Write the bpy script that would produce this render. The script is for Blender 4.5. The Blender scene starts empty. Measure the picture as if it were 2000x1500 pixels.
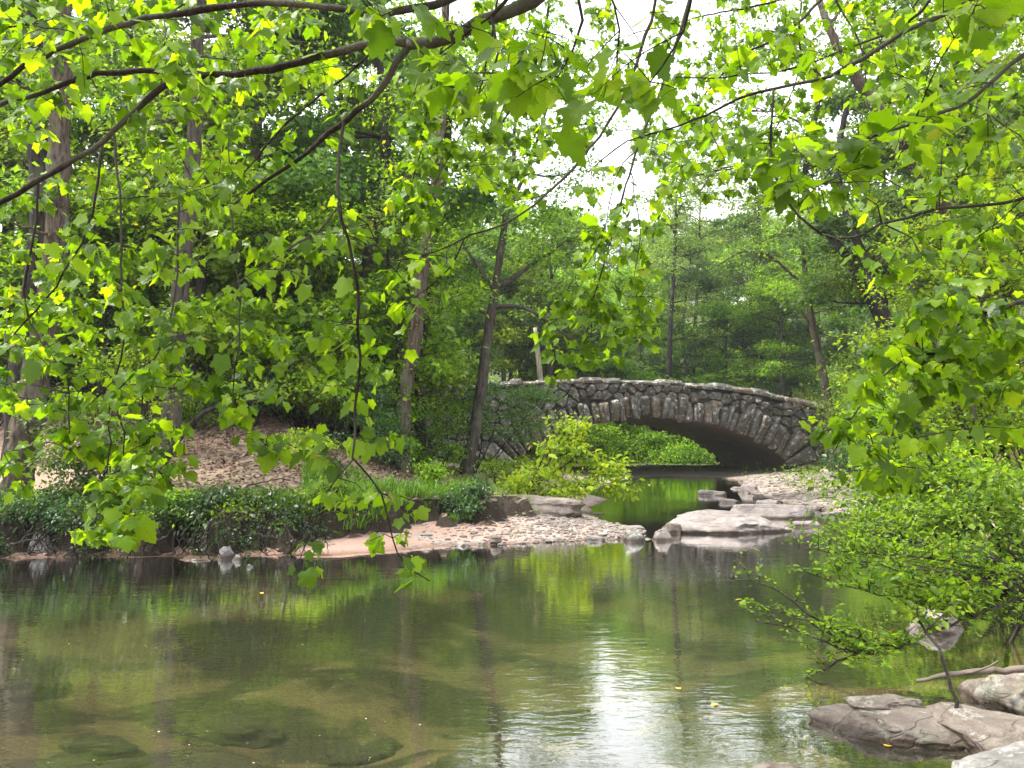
import bpy, math
import numpy as np
from mathutils import noise as mnoise, Vector
sc = bpy.context.scene
RAD = math.radians
# ------------------------------------------------------------------ camera, world, sun, exposure
FPX, PITCH, CAMH = 1511.0, RAD(4.16), 2.0
cam = bpy.data.objects.new('camera', bpy.data.cameras.new('camera'))
sc.collection.objects.link(cam); sc.camera = cam
cam.location = (0, 0, CAMH); cam.rotation_euler = (RAD(90) + PITCH, 0, 0)
cam.data.sensor_width = 36; cam.data.lens = 36 * FPX / 2000
cam.data.clip_start = 0.05; cam.data.clip_end = 2000
SUN_EL, SUN_AZ = RAD(62), RAD(-95)         # azimuth from +y towards +x
w = bpy.data.worlds.new('World'); sc.world = w; w.use_nodes = True
nt = w.node_tree; bg = nt.nodes['Background']
sky = nt.nodes.new('ShaderNodeTexSky'); sky.sky_type = 'NISHITA'; sky.sun_disc = False
sky.sun_elevation = SUN_EL; sky.sun_rotation = SUN_AZ; sky.dust_density = 4; sky.air_density = 1.0
mx = nt.nodes.new('ShaderNodeMix'); mx.data_type = 'RGBA'; mx.inputs[0].default_value = 0.75
mx.inputs[7].default_value = (14.5, 14.9, 15.2, 1)
nt.links.new(sky.outputs[0], mx.inputs[6]); nt.links.new(mx.outputs[2], bg.inputs[0])
bg.inputs[1].default_value = 0.085
sl = bpy.data.lights.new('sun', 'SUN'); sl.energy = 4.2; sl.angle = RAD(9); sl.color = (1, .96, .88)
so = bpy.data.objects.new('sun', sl); sc.collection.objects.link(so)
sd_ = Vector((math.sin(SUN_AZ) * math.cos(SUN_EL), math.cos(SUN_AZ) * math.cos(SUN_EL), math.sin(SUN_EL)))
so.rotation_euler = (-sd_).to_track_quat('-Z', 'Y').to_euler()
sc.view_settings.view_transform = 'Standard'; sc.view_settings.look = 'None'
sc.view_settings.exposure = 1.42; sc.view_settings.gamma = 1.0
sc.render.engine = 'CYCLES'
c = sc.cycles
c.max_bounces = 8; c.diffuse_bounces = 3; c.glossy_bounces = 3; c.transmission_bounces = 5
c.transparent_max_bounces = 8; c.caustics_reflective = False; c.caustics_refractive = False
c.use_denoising = True; c.sample_clamp_indirect = 8; c.use_adaptive_sampling = True; c.adaptive_threshold = 0.02
try: c.denoiser = 'OPENIMAGEDENOISE'
except Exception: pass

rng = np.random.default_rng(11)
def U(a, b, n=None): return rng.uniform(a, b, n)
def W(px, py, Y):
    """point at world depth Y seen at pixel (px,py) of the 2000x1500 photograph"""
    cx, cy = (px - 1000) / FPX, (750 - py) / FPX
    dy = math.cos(PITCH) - cy * math.sin(PITCH); dz = math.sin(PITCH) + cy * math.cos(PITCH)
    return np.array([cx * Y / dy, Y, CAMH + dz * Y / dy])
def G(px, py, z=0.0):
    """point at height z seen at pixel (px,py)"""
    cx, cy = (px - 1000) / FPX, (750 - py) / FPX
    dy = math.cos(PITCH) - cy * math.sin(PITCH); dz = math.sin(PITCH) + cy * math.cos(PITCH)
    t = (z - CAMH) / dz
    return np.array([cx * t, dy * t, z])
def ss(x, a, b):
    t = np.clip((x - a) / (b - a), 0, 1); return t * t * (3 - 2 * t)

# ------------------------------------------------------------------ mesh helpers
class MB:
    def __init__(s): s.v = []; s.f = []; s.n = 0; s.uv = []
    def add(s, v, f, uv=None):
        v = np.asarray(v, float); s.v.append(v)
        for q in f: s.f.append((q + s.n).astype(np.int32))
        if uv is not None: s.uv.append(uv)
        s.n += len(v)
    def build(s, name, m, parent=None, smooth=True, origin=None, loc=None):
        me = bpy.data.meshes.new(name)
        v = np.concatenate(s.v) if s.v else np.zeros((0, 3))
        if origin is not None: v = v - np.asarray(origin)
        me.vertices.add(len(v)); me.vertices.foreach_set('co', v.ravel())
        loops = np.concatenate([q.ravel() for q in s.f]); sizes = np.concatenate([np.full(len(q), q.shape[1]) for q in s.f])
        st = np.zeros(len(sizes), np.int32); st[1:] = np.cumsum(sizes)[:-1]
        me.loops.add(len(loops)); me.loops.foreach_set('vertex_index', loops.astype(np.int32))
        me.polygons.add(len(sizes)); me.polygons.foreach_set('loop_start', st)
        me.polygons.foreach_set('use_smooth', np.full(len(sizes), smooth))
        if s.uv:
            uvv = np.concatenate(s.uv); l = me.uv_layers.new(name='uv')
            l.data.foreach_set('uv', uvv[loops].ravel().astype(np.float32))
        me.update(calc_edges=True); me.materials.append(m)
        o = bpy.data.objects.new(name, me); sc.collection.objects.link(o)
        if parent is not None: o.parent = parent
        if loc is not None: o.location = loc
        return o
def tag(o, label, cat, group=None, kind=None):
    if label: o['label'] = label
    if cat: o['category'] = cat
    if group: o['group'] = group
    if kind: o['kind'] = kind
    return o
def empty(name, loc, label, cat, group=None):
    o = bpy.data.objects.new(name, None); sc.collection.objects.link(o); o.location = loc
    o.empty_display_size = .2
    return tag(o, label, cat, group)
def smooth_path(pts, rad, step=0.25, jit=0.0):
    pts = np.asarray(pts, float); n = len(pts); rad = np.asarray(rad, float)
    if len(rad) != n: rad = np.interp(np.linspace(0, 1, n), np.linspace(0, 1, len(rad)), rad)
    P = np.vstack([2 * pts[0] - pts[1], pts, 2 * pts[-1] - pts[-2]]); out = []; ro = []
    for i in range(n - 1):
        p0, p1, p2, p3 = P[i:i + 4]; L = np.linalg.norm(p2 - p1); k = max(1, min(14, int(L / step)))
        for t in np.arange(k) / k:
            out.append(.5 * (2 * p1 + (p2 - p0) * t + (2 * p0 - 5 * p1 + 4 * p2 - p3) * t * t + (3 * p1 - p0 - 3 * p2 + p3) * t ** 3))
            ro.append(rad[i] * (1 - t) + rad[i + 1] * t)
    out.append(pts[-1]); ro.append(rad[-1]); out = np.array(out)
    if jit and len(out) > 2: out[1:-1] += rng.normal(0, jit, out[1:-1].shape)
    return out, np.array(ro)
def tube(mb, pts, rad, seg=6, lump=0.0):
    pts = np.asarray(pts); n = len(pts)
    if n < 2: return
    t = np.gradient(pts, axis=0); t /= np.linalg.norm(t, axis=1)[:, None] + 1e-9
    ref = np.array([0, 0, 1.]) if abs(t[0, 2]) < .9 else np.array([1., 0, 0])
    a = np.cross(t, ref); a /= np.linalg.norm(a, axis=1)[:, None] + 1e-9; b = np.cross(t, a)
    th = np.linspace(0, 2 * np.pi, seg, endpoint=False)
    r = rad[:, None] * (1 + (lump * rng.normal(size=(n, seg)) if lump else 0))
    v = pts[:, None] + r[..., None] * (np.cos(th)[None, :, None] * a[:, None] + np.sin(th)[None, :, None] * b[:, None])
    i = np.arange(n - 1)[:, None] * seg; j = np.arange(seg)[None]; j2 = (j + 1) % seg
    f = np.stack([i + j, i + j2, i + seg + j2, i + seg + j], -1).reshape(-1, 4)
    mb.add(v.reshape(-1, 3), [f, np.arange(seg)[None][:, ::-1], (np.arange(seg) + (n - 1) * seg)[None]])
# leaf templates: x across, y along midrib, z normal
LT2 = (np.array([[0, 0, 0], [.33, .45, .1], [0, 1, 0], [-.33, .45, .1]]), [np.array([[0, 1, 2], [0, 2, 3]])])
LT4 = (np.array([[0, 0, 0], [.24, .25, .07], [.25, .6, .06], [0, 1, -.1], [-.25, .6, .06], [-.24, .25, .07], [0, .5, 0]]),
       [np.array([[0, 1, 6], [1, 2, 6], [2, 3, 6], [3, 4, 6], [4, 5, 6], [5, 0, 6]])])
_h = np.array([[0, 0], [.10, -.05], [.22, -.08], [.33, -.02], [.43, .05], [.36, .12], [.42, .19], [.38, .26], [.50, .34], [.49, .42], [.58, .55], [.49, .56], [.45, .63], [.35, .58], [.29, .62], [.29, .72], [.19, .77], [.16, .86], [.08, .91], [0, 1.0]])
_o = np.vstack([_h, (_h[1:-1] * [-1, 1])[::-1]]); _n = len(_o)
_o[:, 0] *= .86; _c = np.array([0, .36]); _r = _c + (_o - _c) * .52
def _mk(o2, edge):
    d = o2 - _c; a = np.arctan2(d[:, 1], d[:, 0]); r_ = np.hypot(*d.T)
    z = .17 * np.abs(o2[:, 0]) ** 1.2 - .30 * np.clip(o2[:, 1] - .2, 0, 2) ** 2 - .16 * r_ ** 2 * (1 + .8 * np.cos(5 * a + 1.5708))
    return np.column_stack([o2, z])
_all = _mk(np.vstack([_o, _r, _c[None]]), 0)
_i = np.arange(_n); _j = (_i + 1) % _n
LTM = (_all, [np.stack([_i, _j, _n + _j, _n + _i], 1), np.stack([_n + _i, _n + _j, 0 * _i + 2 * _n], 1)])
def leaves(mb, pos, tip, nor, size, T, uv=False, wj=.15, cj=.5):
    N = len(pos); V, F = T; k = len(V)
    tip = tip / (np.linalg.norm(tip, axis=1)[:, None] + 1e-9)
    side = np.cross(tip, nor); side /= np.linalg.norm(side, axis=1)[:, None] + 1e-9
    nn = np.cross(side, tip)
    sx = size * (1 + rng.normal(0, wj, N)); sz = size * (1 + rng.normal(0, cj, N))
    v = pos[:, None] + V[None, :, 0, None] * (side * sx[:, None])[:, None] + V[None, :, 1, None] * (tip * size[:, None])[:, None] \
        + V[None, :, 2, None] * (nn * sz[:, None])[:, None]
    off = (np.arange(N) * k)[:, None, None]
    mb.add(v.reshape(-1, 3), [(q[None] + off).reshape(-1, q.shape[1]) for q in F], np.tile(V[:, :2], (N, 1)) if uv else None)
def foliage(mb, ctr, n, sig, size, T=LT2, flat=.45, up=1.0, droop=.35, sj=.3):
    """n leaves round each of the clump centres"""
    ctr = np.asarray(ctr); M = len(ctr)
    d = rng.normal(size=(M, n, 3)) * sig; d[..., 2] *= flat
    d *= U(.55, 1.15, (M, 1, 1)) if M > 1 else 1
    p = (ctr[:, None] + d).reshape(-1, 3); d = d.reshape(-1, 3)
    N = len(p)
    tip = d / (np.linalg.norm(d, axis=1)[:, None] + 1e-6) + rng.normal(0, .6, (N, 3)); tip[:, 2] -= droop
    nor = rng.normal(0, .55, (N, 3)); nor[:, 2] += up
    leaves(mb, p, tip, nor, size * np.exp(rng.normal(0, sj, N)), T)

# ------------------------------------------------------------------ materials
def newmat(name):
    m = bpy.data.materials.new(name); m.use_nodes = True; t = m.node_tree; t.nodes.clear()
    out = t.nodes.new('ShaderNodeOutputMaterial'); return m, t, out
class N_:
    def __init__(s, t): s.t = t
    def __call__(s, typ, inputs=None, **kw):
        n = s.t.nodes.new('ShaderNode' + typ)
        for k, v in kw.items(): setattr(n, k, v)
        for k, v in (inputs or {}).items():
            if isinstance(v, bpy.types.NodeSocket): s.t.links.new(v, n.inputs[k])
            else: n.inputs[k].default_value = v
        return n
    def math(s, op, a, b=0.0, cl=False):
        return s('Math', {0: a, 1: b}, operation=op, use_clamp=cl).outputs[0]
    def mix(s, f, a, b, bt='MIX'):
        return s('Mix', {0: f, 6: a, 7: b}, data_type='RGBA', blend_type=bt).outputs[2]
    def ramp(s, f, stops, interp='LINEAR'):
        n = s('ValToRGB', {0: f}); r = n.color_ramp; r.interpolation = interp
        while len(r.elements) < len(stops): r.elements.new(.5)
        for e, (p, col) in zip(r.elements, stops):
            e.position = p; e.color = (*col, 1) if len(col) == 3 else col
        return n.outputs[0]
    def noise(s, scale, vec=None, detail=4, rough=.55, dist=0.0):
        i = {'Scale': scale, 'Detail': detail, 'Roughness': rough, 'Distortion': dist}
        if vec is not None: i['Vector'] = vec
        return s('TexNoise', i).outputs[0]
def leaf_mat(name, c0, c1, c2, tr, tf=.42, rough=.42, veins=False, spec=.5, odd=None):
    m, t, out = newmat(name); N = N_(t)
    r = N('NewGeometry').outputs['Random Per Island']
    stops = [(0, c0), (.5, c1), (.97, c2)]
    if odd: stops += [(.992, c2), (.997, odd)]
    col = N.ramp(r, stops)
    ob = N('ObjectInfo').outputs['Random']
    hs = N('HueSaturation', {'Hue': N.math('ADD', N.math('MULTIPLY', ob, .03), .485), 'Saturation': 1.0, 'Value': N.math('ADD', N.math('MULTIPLY', ob, .5), .75), 'Color': col}).outputs[0] if not veins else col
    tcol = N.mix(1.0, hs, (*tr, 1), 'MULTIPLY')
    bump = None
    if veins:
        uv = N('UVMap').outputs[0]; sp = N('SeparateXYZ', {0: uv}); x = N.math('ABSOLUTE', sp.outputs[0]); y = sp.outputs[1]
        ds = [x]
        for a in (42, 62):
            ca, sa = math.cos(RAD(a)), math.sin(RAD(a))
            ds.append(N.math('ABSOLUTE', N.math('SUBTRACT', N.math('MULTIPLY', x, ca), N.math('MULTIPLY', N.math('SUBTRACT', y, .02), sa * .78))))
        pin = N.math('PINGPONG', N.math('SUBTRACT', y, N.math('MULTIPLY', x, .8)), .075)
        dm = N.math('MINIMUM', N.math('MINIMUM', ds[0], ds[1]), N.math('MULTIPLY', pin, 1.6))
        vm = N.math('SUBTRACT', 1.0, N.math('DIVIDE', dm, .018), True)
        blot = N.noise(60, N('NewGeometry').outputs['Position'], 3)
        hs = N.mix(N.math('MULTIPLY', N.math('SUBTRACT', blot, .5), .6, True), hs, (.20, .22, .03, 1))
        spot = N.ramp(N.noise(95, N('NewGeometry').outputs['Position'], 2), [(.70, (0, 0, 0)), (.73, (.85, .85, .85))])
        hs = N.mix(spot, hs, (.10, .05, .015, 1)); tcol = N.mix(spot, tcol, (.08, .04, .01, 1))
        tcol = N.mix(N.math('MULTIPLY', vm, .45), tcol, N.mix(.6, tcol, (.02, .05, 0, 1)))
        hs = N.mix(N.math('MULTIPLY', vm, .35), hs, (.22, .32, .08, 1))
        bump = N('Bump', {'Height': vm, 'Strength': .35, 'Distance': .002}).outputs[0]
    pi = {'Base Color': hs, 'Roughness': rough, 'Specular IOR Level': spec}
    if bump: pi['Normal'] = bump
    p = N('BsdfPrincipled', pi); tl = N('BsdfTranslucent', {'Color': tcol})
    ms = N('MixShader', {0: tf, 1: p.outputs[0], 2: tl.outputs[0]})
    t.links.new(ms.outputs[0], out.inputs[0]); return m
L_ = {
 'maple': leaf_mat('maple_leaf', (.030, .074, .004), (.082, .172, .005), (.17, .285, .007), (2.95, 2.55, .7), .58, .36, True, spec=.28, odd=(.2, .26, .012)),
 'mid': leaf_mat('mid_leaf', (.026, .062, .008), (.085, .165, .012), (.19, .29, .018), (2.2, 2.1, 1.0), .5, .5, spec=.3),
 'bright': leaf_mat('bright_leaf', (.036, .09, .006), (.115, .23, .009), (.23, .36, .014), (2.1, 1.9, 1.0), .52, .45, spec=.32, odd=(.33, .32, .02)),
 'yellow': leaf_mat('yellow_leaf', (.15, .26, .010), (.23, .35, .012), (.36, .44, .016), (1.7, 1.5, 1.0), .5, .45, spec=.35),
 'dark': leaf_mat('dark_leaf', (.018, .05, .013), (.032, .078, .018), (.055, .11, .03), (1.8, 1.9, 1.1), .36, .4),
 'cool': leaf_mat('cool_leaf', (.035, .08, .016), (.075, .14, .027), (.135, .22, .045), (1.9, 1.9, 1.1), .42, .45, spec=.4),
 'far': leaf_mat('far_leaf', (.06, .11, .02), (.13, .205, .035), (.22, .31, .05), (1.9, 1.8, 1.1), .46, .5, spec=.3),
 'grass': leaf_mat('grass_blade', (.035, .085, .01), (.085, .17, .016), (.17, .27, .035), (1.8, 1.8, 1.1), .45, .45, spec=.3),
}
def bark_mat(name, a, b, sc_=1.0):
    m, t, out = newmat(name); N = N_(t)
    pos = N('TexCoord').outputs['Object']
    mp = N('Mapping', {0: pos, 3: (14 * sc_, 14 * sc_, 2.2 * sc_)}).outputs[0]
    n1 = N.noise(1.0, mp, 6, .65, .6); n2 = N.noise(1.3, pos, 3)
    col = N.mix(N.ramp(n1, [(.35, (0, 0, 0)), (.65, (1, 1, 1))]), (*a, 1), (*b, 1))
    col = N.mix(N.ramp(n2, [(.52, (0, 0, 0)), (.62, (.4, .4, .4))]), col, (.13, .14, .10, 1))
    p = N('BsdfPrincipled', {'Base Color': col, 'Roughness': .9, 'Specular IOR Level': .2,
          'Normal': N('Bump', {'Height': n1, 'Strength': .9, 'Distance': .03}).outputs[0]})
    t.links.new(p.outputs[0], out.inputs[0]); return m
B_ = {'brown': bark_mat('brown_bark', (.022, .016, .012), (.13, .10, .078)), 'grey': bark_mat('grey_bark', (.02, .017, .014), (.10, .085, .07)),
      'dark': bark_mat('dark_bark', (.008, .007, .006), (.042, .034, .03)), 'pale': bark_mat('pale_bark', (.2, .16, .12), (.42, .36, .28)),
      'twig': bark_mat('twig_bark', (.008, .006, .005), (.032, .024, .02), 3)}
def plain(name, a, b, scale, bump=.02, rough=.9):
    m, t, out = newmat(name); N = N_(t); tc = N('TexCoord').outputs['Object']
    n = N.noise(scale, tc, 6, .65)
    p = N('BsdfPrincipled', {'Base Color': N.mix(n, (*a, 1), (*b, 1)), 'Roughness': rough,
         'Normal': N('Bump', {'Height': n, 'Strength': .6, 'Distance': bump}).outputs[0]})
    t.links.new(p.outputs[0], out.inputs[0]); return m
def rock_mat(name, a, b, cst, lich=.0, wet=True, sc_=1.0, island=False):
    m, t, out = newmat(name); N = N_(t)
    tc = N('TexCoord').outputs['Object']; geo = N('NewGeometry')
    n1 = N.noise(2.2 * sc_, tc, 8, .68, .5); n2 = N.noise(9 * sc_, tc, 5, .7)
    mp = N('Mapping', {0: tc, 2: (.15, .1, .4), 3: (1.0, 1.6, 12)}).outputs[0]; n3 = N.noise(sc_, mp, 5, .6, .4)
    col = N.ramp(n1, [(.3, a), (.5, b), (.7, cst)])
    if island:
        ir = geo.outputs['Random Per Island']
        ic = N.ramp(ir, [(0, (.14, .115, .095)), (.18, (.22, .21, .19)), (.36, (.085, .078, .07)), (.5, (.20, .15, .11)), (.60, (.15, .145, .135)), (.80, (.29, .28, .26)), (.93, (.11, .10, .09))], 'CONSTANT')
        col = N.mix(.62, col, ic)
    col = N.mix(N.math('MULTIPLY', N.math('SUBTRACT', n2, .35), .7, True), col, tuple(x * .45 for x in a) + (1,))
    col = N.mix(N.ramp(n3, [(.40, (.35, .35, .35)), (.50, (0, 0, 0))]), col, tuple(x * .5 for x in a) + (1,))
    if lich:
        l = N.ramp(N.noise(3.2 * sc_, N('Mapping', {0: tc, 1: (5, 2, 9)}).outputs[0], 7, .72), [(.54, (0, 0, 0)), (.60, (lich, lich, lich))])
        col = N.mix(l, col, (.60, .62, .55, 1))
        g = N.ramp(N.noise(1.1 * sc_, N('Mapping', {0: tc, 1: (1, 7, 3)}).outputs[0], 5, .7), [(.56, (0, 0, 0)), (.66, (.55, .55, .55))])
        col = N.mix(g, col, (.09, .10, .055, 1))
    rough = .8
    if wet:
        z = N('SeparateXYZ', {0: geo.outputs['Position']}).outputs[2]
        wv = N.ramp(N.math('ADD', z, N.math('MULTIPLY', N.math('SUBTRACT', n1, .5), .10)), [(0.04, (1, 1, 1)), (.08, (0, 0, 0))])
        col = N.mix(wv, col, N.mix(1, col, (.32, .26, .22, 1), 'MULTIPLY')); rough = N.math('SUBTRACT', .8, N.math('MULTIPLY', wv, .45))
    ck = N.ramp(N.math('ABSOLUTE', N.math('SUBTRACT', N.noise(.8 * sc_, N('Mapping', {0: tc, 1: (3, 1, 2), 3: (1, 1.4, 2.2)}).outputs[0], 3, .5, .4), .5)), [(.0, (1, 1, 1)), (.009, (0, 0, 0))])
    if not island: col = N.mix(N.math('MULTIPLY', ck, .3), col, tuple(x * .18 for x in a) + (1,))
    n1 = N.math('SUBTRACT', n1, N.math('MULTIPLY', ck, .0 if island else .5))
    n4 = N.noise(42 * sc_, tc, 4, .7); col = N.mix(N.math('MULTIPLY', N.math('SUBTRACT', .55, n4), 1.6, True), col, tuple(x * .35 for x in a) + (1,))
    n1 = N.math('ADD', n1, N.math('MULTIPLY', n4, .22))
    h = N.math('ADD', N.math('MULTIPLY', n1, .6), N.math('ADD', N.math('MULTIPLY', n3, .5), N.math('MULTIPLY', n2, .25)))
    p = N('BsdfPrincipled', {'Base Color': col, 'Roughness': rough, 'Specular IOR Level': .35,
          'Normal': N('Bump', {'Height': h, 'Strength': .8, 'Distance': .05}).outputs[0]})
    t.links.new(p.outputs[0], out.inputs[0]); return m
R_ = {'grey': rock_mat('grey_rock', (.13, .108, .10), (.22, .19, .18), (.32, .285, .27)),
      'warm': rock_mat('warm_rock', (.22, .17, .13), (.34, .28, .23), (.42, .36, .31)),
      'dark': rock_mat('dark_rock', (.07, .06, .05), (.16, .13, .11), (.30, .26, .22)),
      'near': rock_mat('near_rock', (.10, .08, .065), (.185, .15, .125), (.27, .23, .20), lich=.3, sc_=1.8),
      'pale': rock_mat('pale_rock', (.12, .108, .10), (.19, .178, .17), (.28, .26, .245), lich=.35, sc_=1.6),
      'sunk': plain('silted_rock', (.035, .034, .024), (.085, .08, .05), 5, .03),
      'bridge': rock_mat('bridge_stone', (.08, .065, .055), (.17, .145, .12), (.26, .23, .20), lich=.62, wet=False, sc_=1.3, island=True)}
M_mortar = plain('mortar', (.018, .016, .014), (.07, .06, .05), 4)
M_soffit = plain('barrel_concrete', (.09, .06, .045), (.27, .19, .14), 1.6, .04)
M_asphalt = plain('asphalt', (.045, .045, .045), (.07, .068, .065), 8)
M_drift = plain('driftwood', (.06, .045, .035), (.20, .16, .13), 20)

# ------------------------------------------------------------------ bridge frame and water outline
BX, BY, BT, BS, BZ, BR, BW = 7.40, 40.41, .196, 7.74, .234, 3.035, 8.13
cB, sB = math.cos(BT), math.sin(BT)
def Fb(s, o, z): return np.stack([BX + s * cB - o * sB, BY + s * sB + o * cB, z + 0 * s], -1)
def zi(s): return BZ + BR * np.sqrt(np.clip(1 - np.abs(s / BS) ** 1.5, 0, 1))
def zt(s): q = s + 1.18; return 5.105 - np.where(q > 0, .011, .004) * q * q
wp = [(-45, 13), tuple(G(0, 1092)[:2]), tuple(G(160, 1088)[:2]), tuple(G(335, 1086)[:2]), tuple(G(560, 1086)[:2]), tuple(G(640, 1086)[:2]),
      tuple(G(760, 1078)[:2]), tuple(G(860, 1068)[:2]), tuple(G(1000, 1064)[:2]), tuple(G(1150, 1056)[:2]), tuple(G(1250, 1052)[:2]), tuple(G(1262, 1040)[:2]),
      tuple(G(1215, 1028)[:2]), tuple(G(1165, 1012)[:2]), tuple(G(1155, 992)[:2]), tuple(G(1190, 975)[:2]), tuple(G(1150, 965)[:2]), tuple(G(1180, 948)[:2]), tuple(G(1230, 936)[:2]),
      tuple(G(1300, 932)[:2]), tuple(G(1400, 934)[:2]), tuple(G(1450, 940)[:2]), tuple(G(1445, 958)[:2]), tuple(G(1500, 975)[:2]), tuple(G(1580, 993)[:2]), tuple(G(1640, 1006)[:2]),
      (10.5, 19), (11, 15), (9.5, 11.5), (8.2, 9), (6.2, 7), (4.6, 5.4), (3.0, 4.2), (1.6, 3.0), (-3, 2.3), (-14, 2.0), (-45, 3)]
wp = np.array(wp)
def sdist(x, y):
    p = np.stack([x, y], -1); d = np.full(x.shape, 1e9); ins = np.zeros(x.shape, bool)
    for i in range(len(wp)):
        a, b = wp[i], wp[(i + 1) % len(wp)]; e = b - a; t = np.clip(((p - a) @ e) / (e @ e), 0, 1)
        d = np.minimum(d, np.hypot(*(np.moveaxis(p - a - t[..., None] * e, -1, 0))))
        cr = ((a[1] > y) != (b[1] > y)) & (x < (b[0] - a[0]) * (y - a[1]) / (b[1] - a[1] + 1e-12) + a[0]); ins ^= cr
    return np.where(ins, -d, d)
def wob(x, y, f, s=0):
    return (np.sin(x * f * 1.3 + s) * np.cos(y * f + s * 2.1) + .5 * np.sin(x * f * 2.7 + y * f * 1.9 + s * 3) + .3 * np.sin(y * f * 4.3 - x * f * 3.1 + s))
def height(x, y):
    x = np.asarray(x, float); y = np.asarray(y, float)
    sd = sdist(x, y); q = x / np.maximum(y, 1.)
    sd = sd + .12 * wob(x, y, 2.1) * ss(np.abs(sd), .1, .8)
    left = (q < .135) & (y > 10.5); jag = .35 * wob(x, y, 1.7, 6) + .18 * wob(x, y, 4.3, 3)
    bw = np.interp(q, [-.34, -.26, -.16, -.05, .05, .135], [0.1, .5, 1.2, 1.9, 2.4, 2.8])       # beach width
    beach = .10 * np.clip(sd, 0, None) + .05 * ss(sd, 0, .5)
    step = np.interp(q, [-.30, -.15, 0, .1], [.80, .66, .5, .35]) * (.8 * ss(sd - bw + jag, 0, .5) + .2 * ss(sd - bw + jag, .3, 1.6))
    sl_ = np.interp(q, [-.30, -.20, -.12, 0], [.25, .235, .10, .03])
    hl = np.minimum(beach, .10 * bw + .07) + step + sl_ * np.clip(sd - bw - 2.4, 0, 45)
    right = (q >= .135) & (y > 16)
    hr = .03 + .10 * np.clip(sd, 0, 4) + .35 * np.clip(sd - 4, 0, 12) + .1 * np.clip(sd - 16, 0, 60)
    hn = .04 + .16 * np.clip(sd, 0, 3) + .3 * np.clip(sd - 3, 0, 9) * (x > 3) + .1 * np.clip(sd - 12, 0, 60)
    hp = np.where(left, hl, np.where(right, hr, hn))
    # blend across the bridge end, flatten the valley beyond it
    val = .12 + .05 * np.clip(sd, 0, 6) + .10 * np.clip(np.abs(x - 9) - 10, 0, 60)
    k = ss(y, 33, 42) * (q > -.12)
    hp = np.where(y > 33, hp * (1 - k) + np.minimum(hp + 3 * k * 0, val) * k, hp)
    hp = hp + .27 * np.clip(y - 66, 0, 110) + .02 * wob(x, y, .9, 1) * ss(sd, .5, 3) + .25 * wob(x, y, .13, 2) * ss(sd, 6, 16)
    dx, dy = x - BX, y - BY; s = dx * cB + dy * sB; o = -dx * sB + dy * cB
    emb = 4.0 * ss(np.abs(s + .3), BS + .9, BS + 2.2) * ss(o, .25, .8) * (1 - ss(o, BW - .6, BW + 7)) * (1 - ss(np.abs(s), 26, 60) * .4)
    emb = np.where((s > 0) & (o < .8), np.maximum(emb, 3.2 * ss(s, BS + 2, BS + 6) * ss(o, -9, 0)), emb)
    bed = -np.minimum(1.25, .05 + .20 * np.abs(np.minimum(sd, 0))) + .05 * wob(x, y, 1.1, 4)
    return np.where(sd > 0, np.maximum(hp, emb), np.minimum(bed, -.03))
def hz(x, y): return float(height(np.array([x]), np.array([y]))[0])

# ground: one sheet, finer near the camera
gx = np.concatenate([np.linspace(-420, -46, 26), np.linspace(-45, -14, 60), np.linspace(-13.8, 16, 260), np.linspace(16.5, 46, 50), np.linspace(50, 420, 26)])
gy = np.concatenate([np.linspace(-60, 1, 18), np.linspace(1.3, 30, 270), np.linspace(30.25, 60, 110), np.linspace(61, 140, 60), np.linspace(150, 600, 20)])
X, Y = np.meshgrid(gx, gy); Z = height(X.ravel(), Y.ravel()).reshape(X.shape)
Z = np.minimum(Z, 40)
mb = MB(); nx, ny = len(gx), len(gy)
i = (np.arange(ny - 1)[:, None] * nx + np.arange(nx - 1)[None]).ravel()
mb.add(np.stack([X.ravel(), Y.ravel(), Z.ravel()], -1), [np.stack([i, i + 1, i + nx + 1, i + nx], -1)])
m, t, out = newmat('creek_ground'); N = N_(t)
geo = N('NewGeometry'); pos = geo.outputs['Position']; sp = N('SeparateXYZ', {0: pos}); z = sp.outputs[2]
nA = N.noise(1.6, pos, 6, .6); nB = N.noise(14, pos, 5, .7); nC = N.noise(.35, pos, 3)
v1 = N('TexVoronoi', {'Vector': pos, 'Scale': 26.0, 'Randomness': 1.0}); v2 = N('TexVoronoi', {'Vector': pos, 'Scale': 9.0})
sand = N.mix(nA, (.25, .155, .12, 1), (.36, .25, .205, 1))
peb = N.mix(N('SeparateColor', {0: v1.outputs['Color']}).outputs[0], (.14, .11, .095, 1), (.38, .33, .30, 1))
pm = N.ramp(N.math('ADD', N.math('MULTIPLY', N.noise(.9, pos, 3), 1.0), N.math('MULTIPLY', N.math('SUBTRACT', sp.outputs[0], .5), .05)), [(.44, (0, 0, 0)), (.56, (.75, .75, .75))])
sand = N.mix(pm, sand, peb)
litc = N.ramp(N('SeparateColor', {0: v1.outputs['Color']}).outputs[1], [(0, (.10, .06, .042)), (.3, (.20, .13, .095)), (.6, (.30, .21, .16)), (.85, (.15, .09, .06)), (1, (.36, .28, .22))], 'CONSTANT')
dirt = N.mix(nB, (.19, .13, .09, 1), (.33, .25, .185, 1))
soil = N.mix(N.ramp(N.math('ADD', nA, N.math('MULTIPLY', N.math('SUBTRACT', z, 1.5), .22)), [(.42, (0, 0, 0)), (.60, (1, 1, 1))]), dirt, litc)
soil = N.mix(N.ramp(nC, [(.55, (0, 0, 0)), (.68, (.6, .6, .6))]), soil, (.06, .09, .03, 1))
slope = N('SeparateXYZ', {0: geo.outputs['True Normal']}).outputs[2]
zz = N.math('ADD', z, N.math('MULTIPLY', N.math('SUBTRACT', nA, .5), .12))
land = N.mix(N.ramp(zz, [(.32, (0, 0, 0)), (.42, (1, 1, 1))]), sand, soil)
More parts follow.
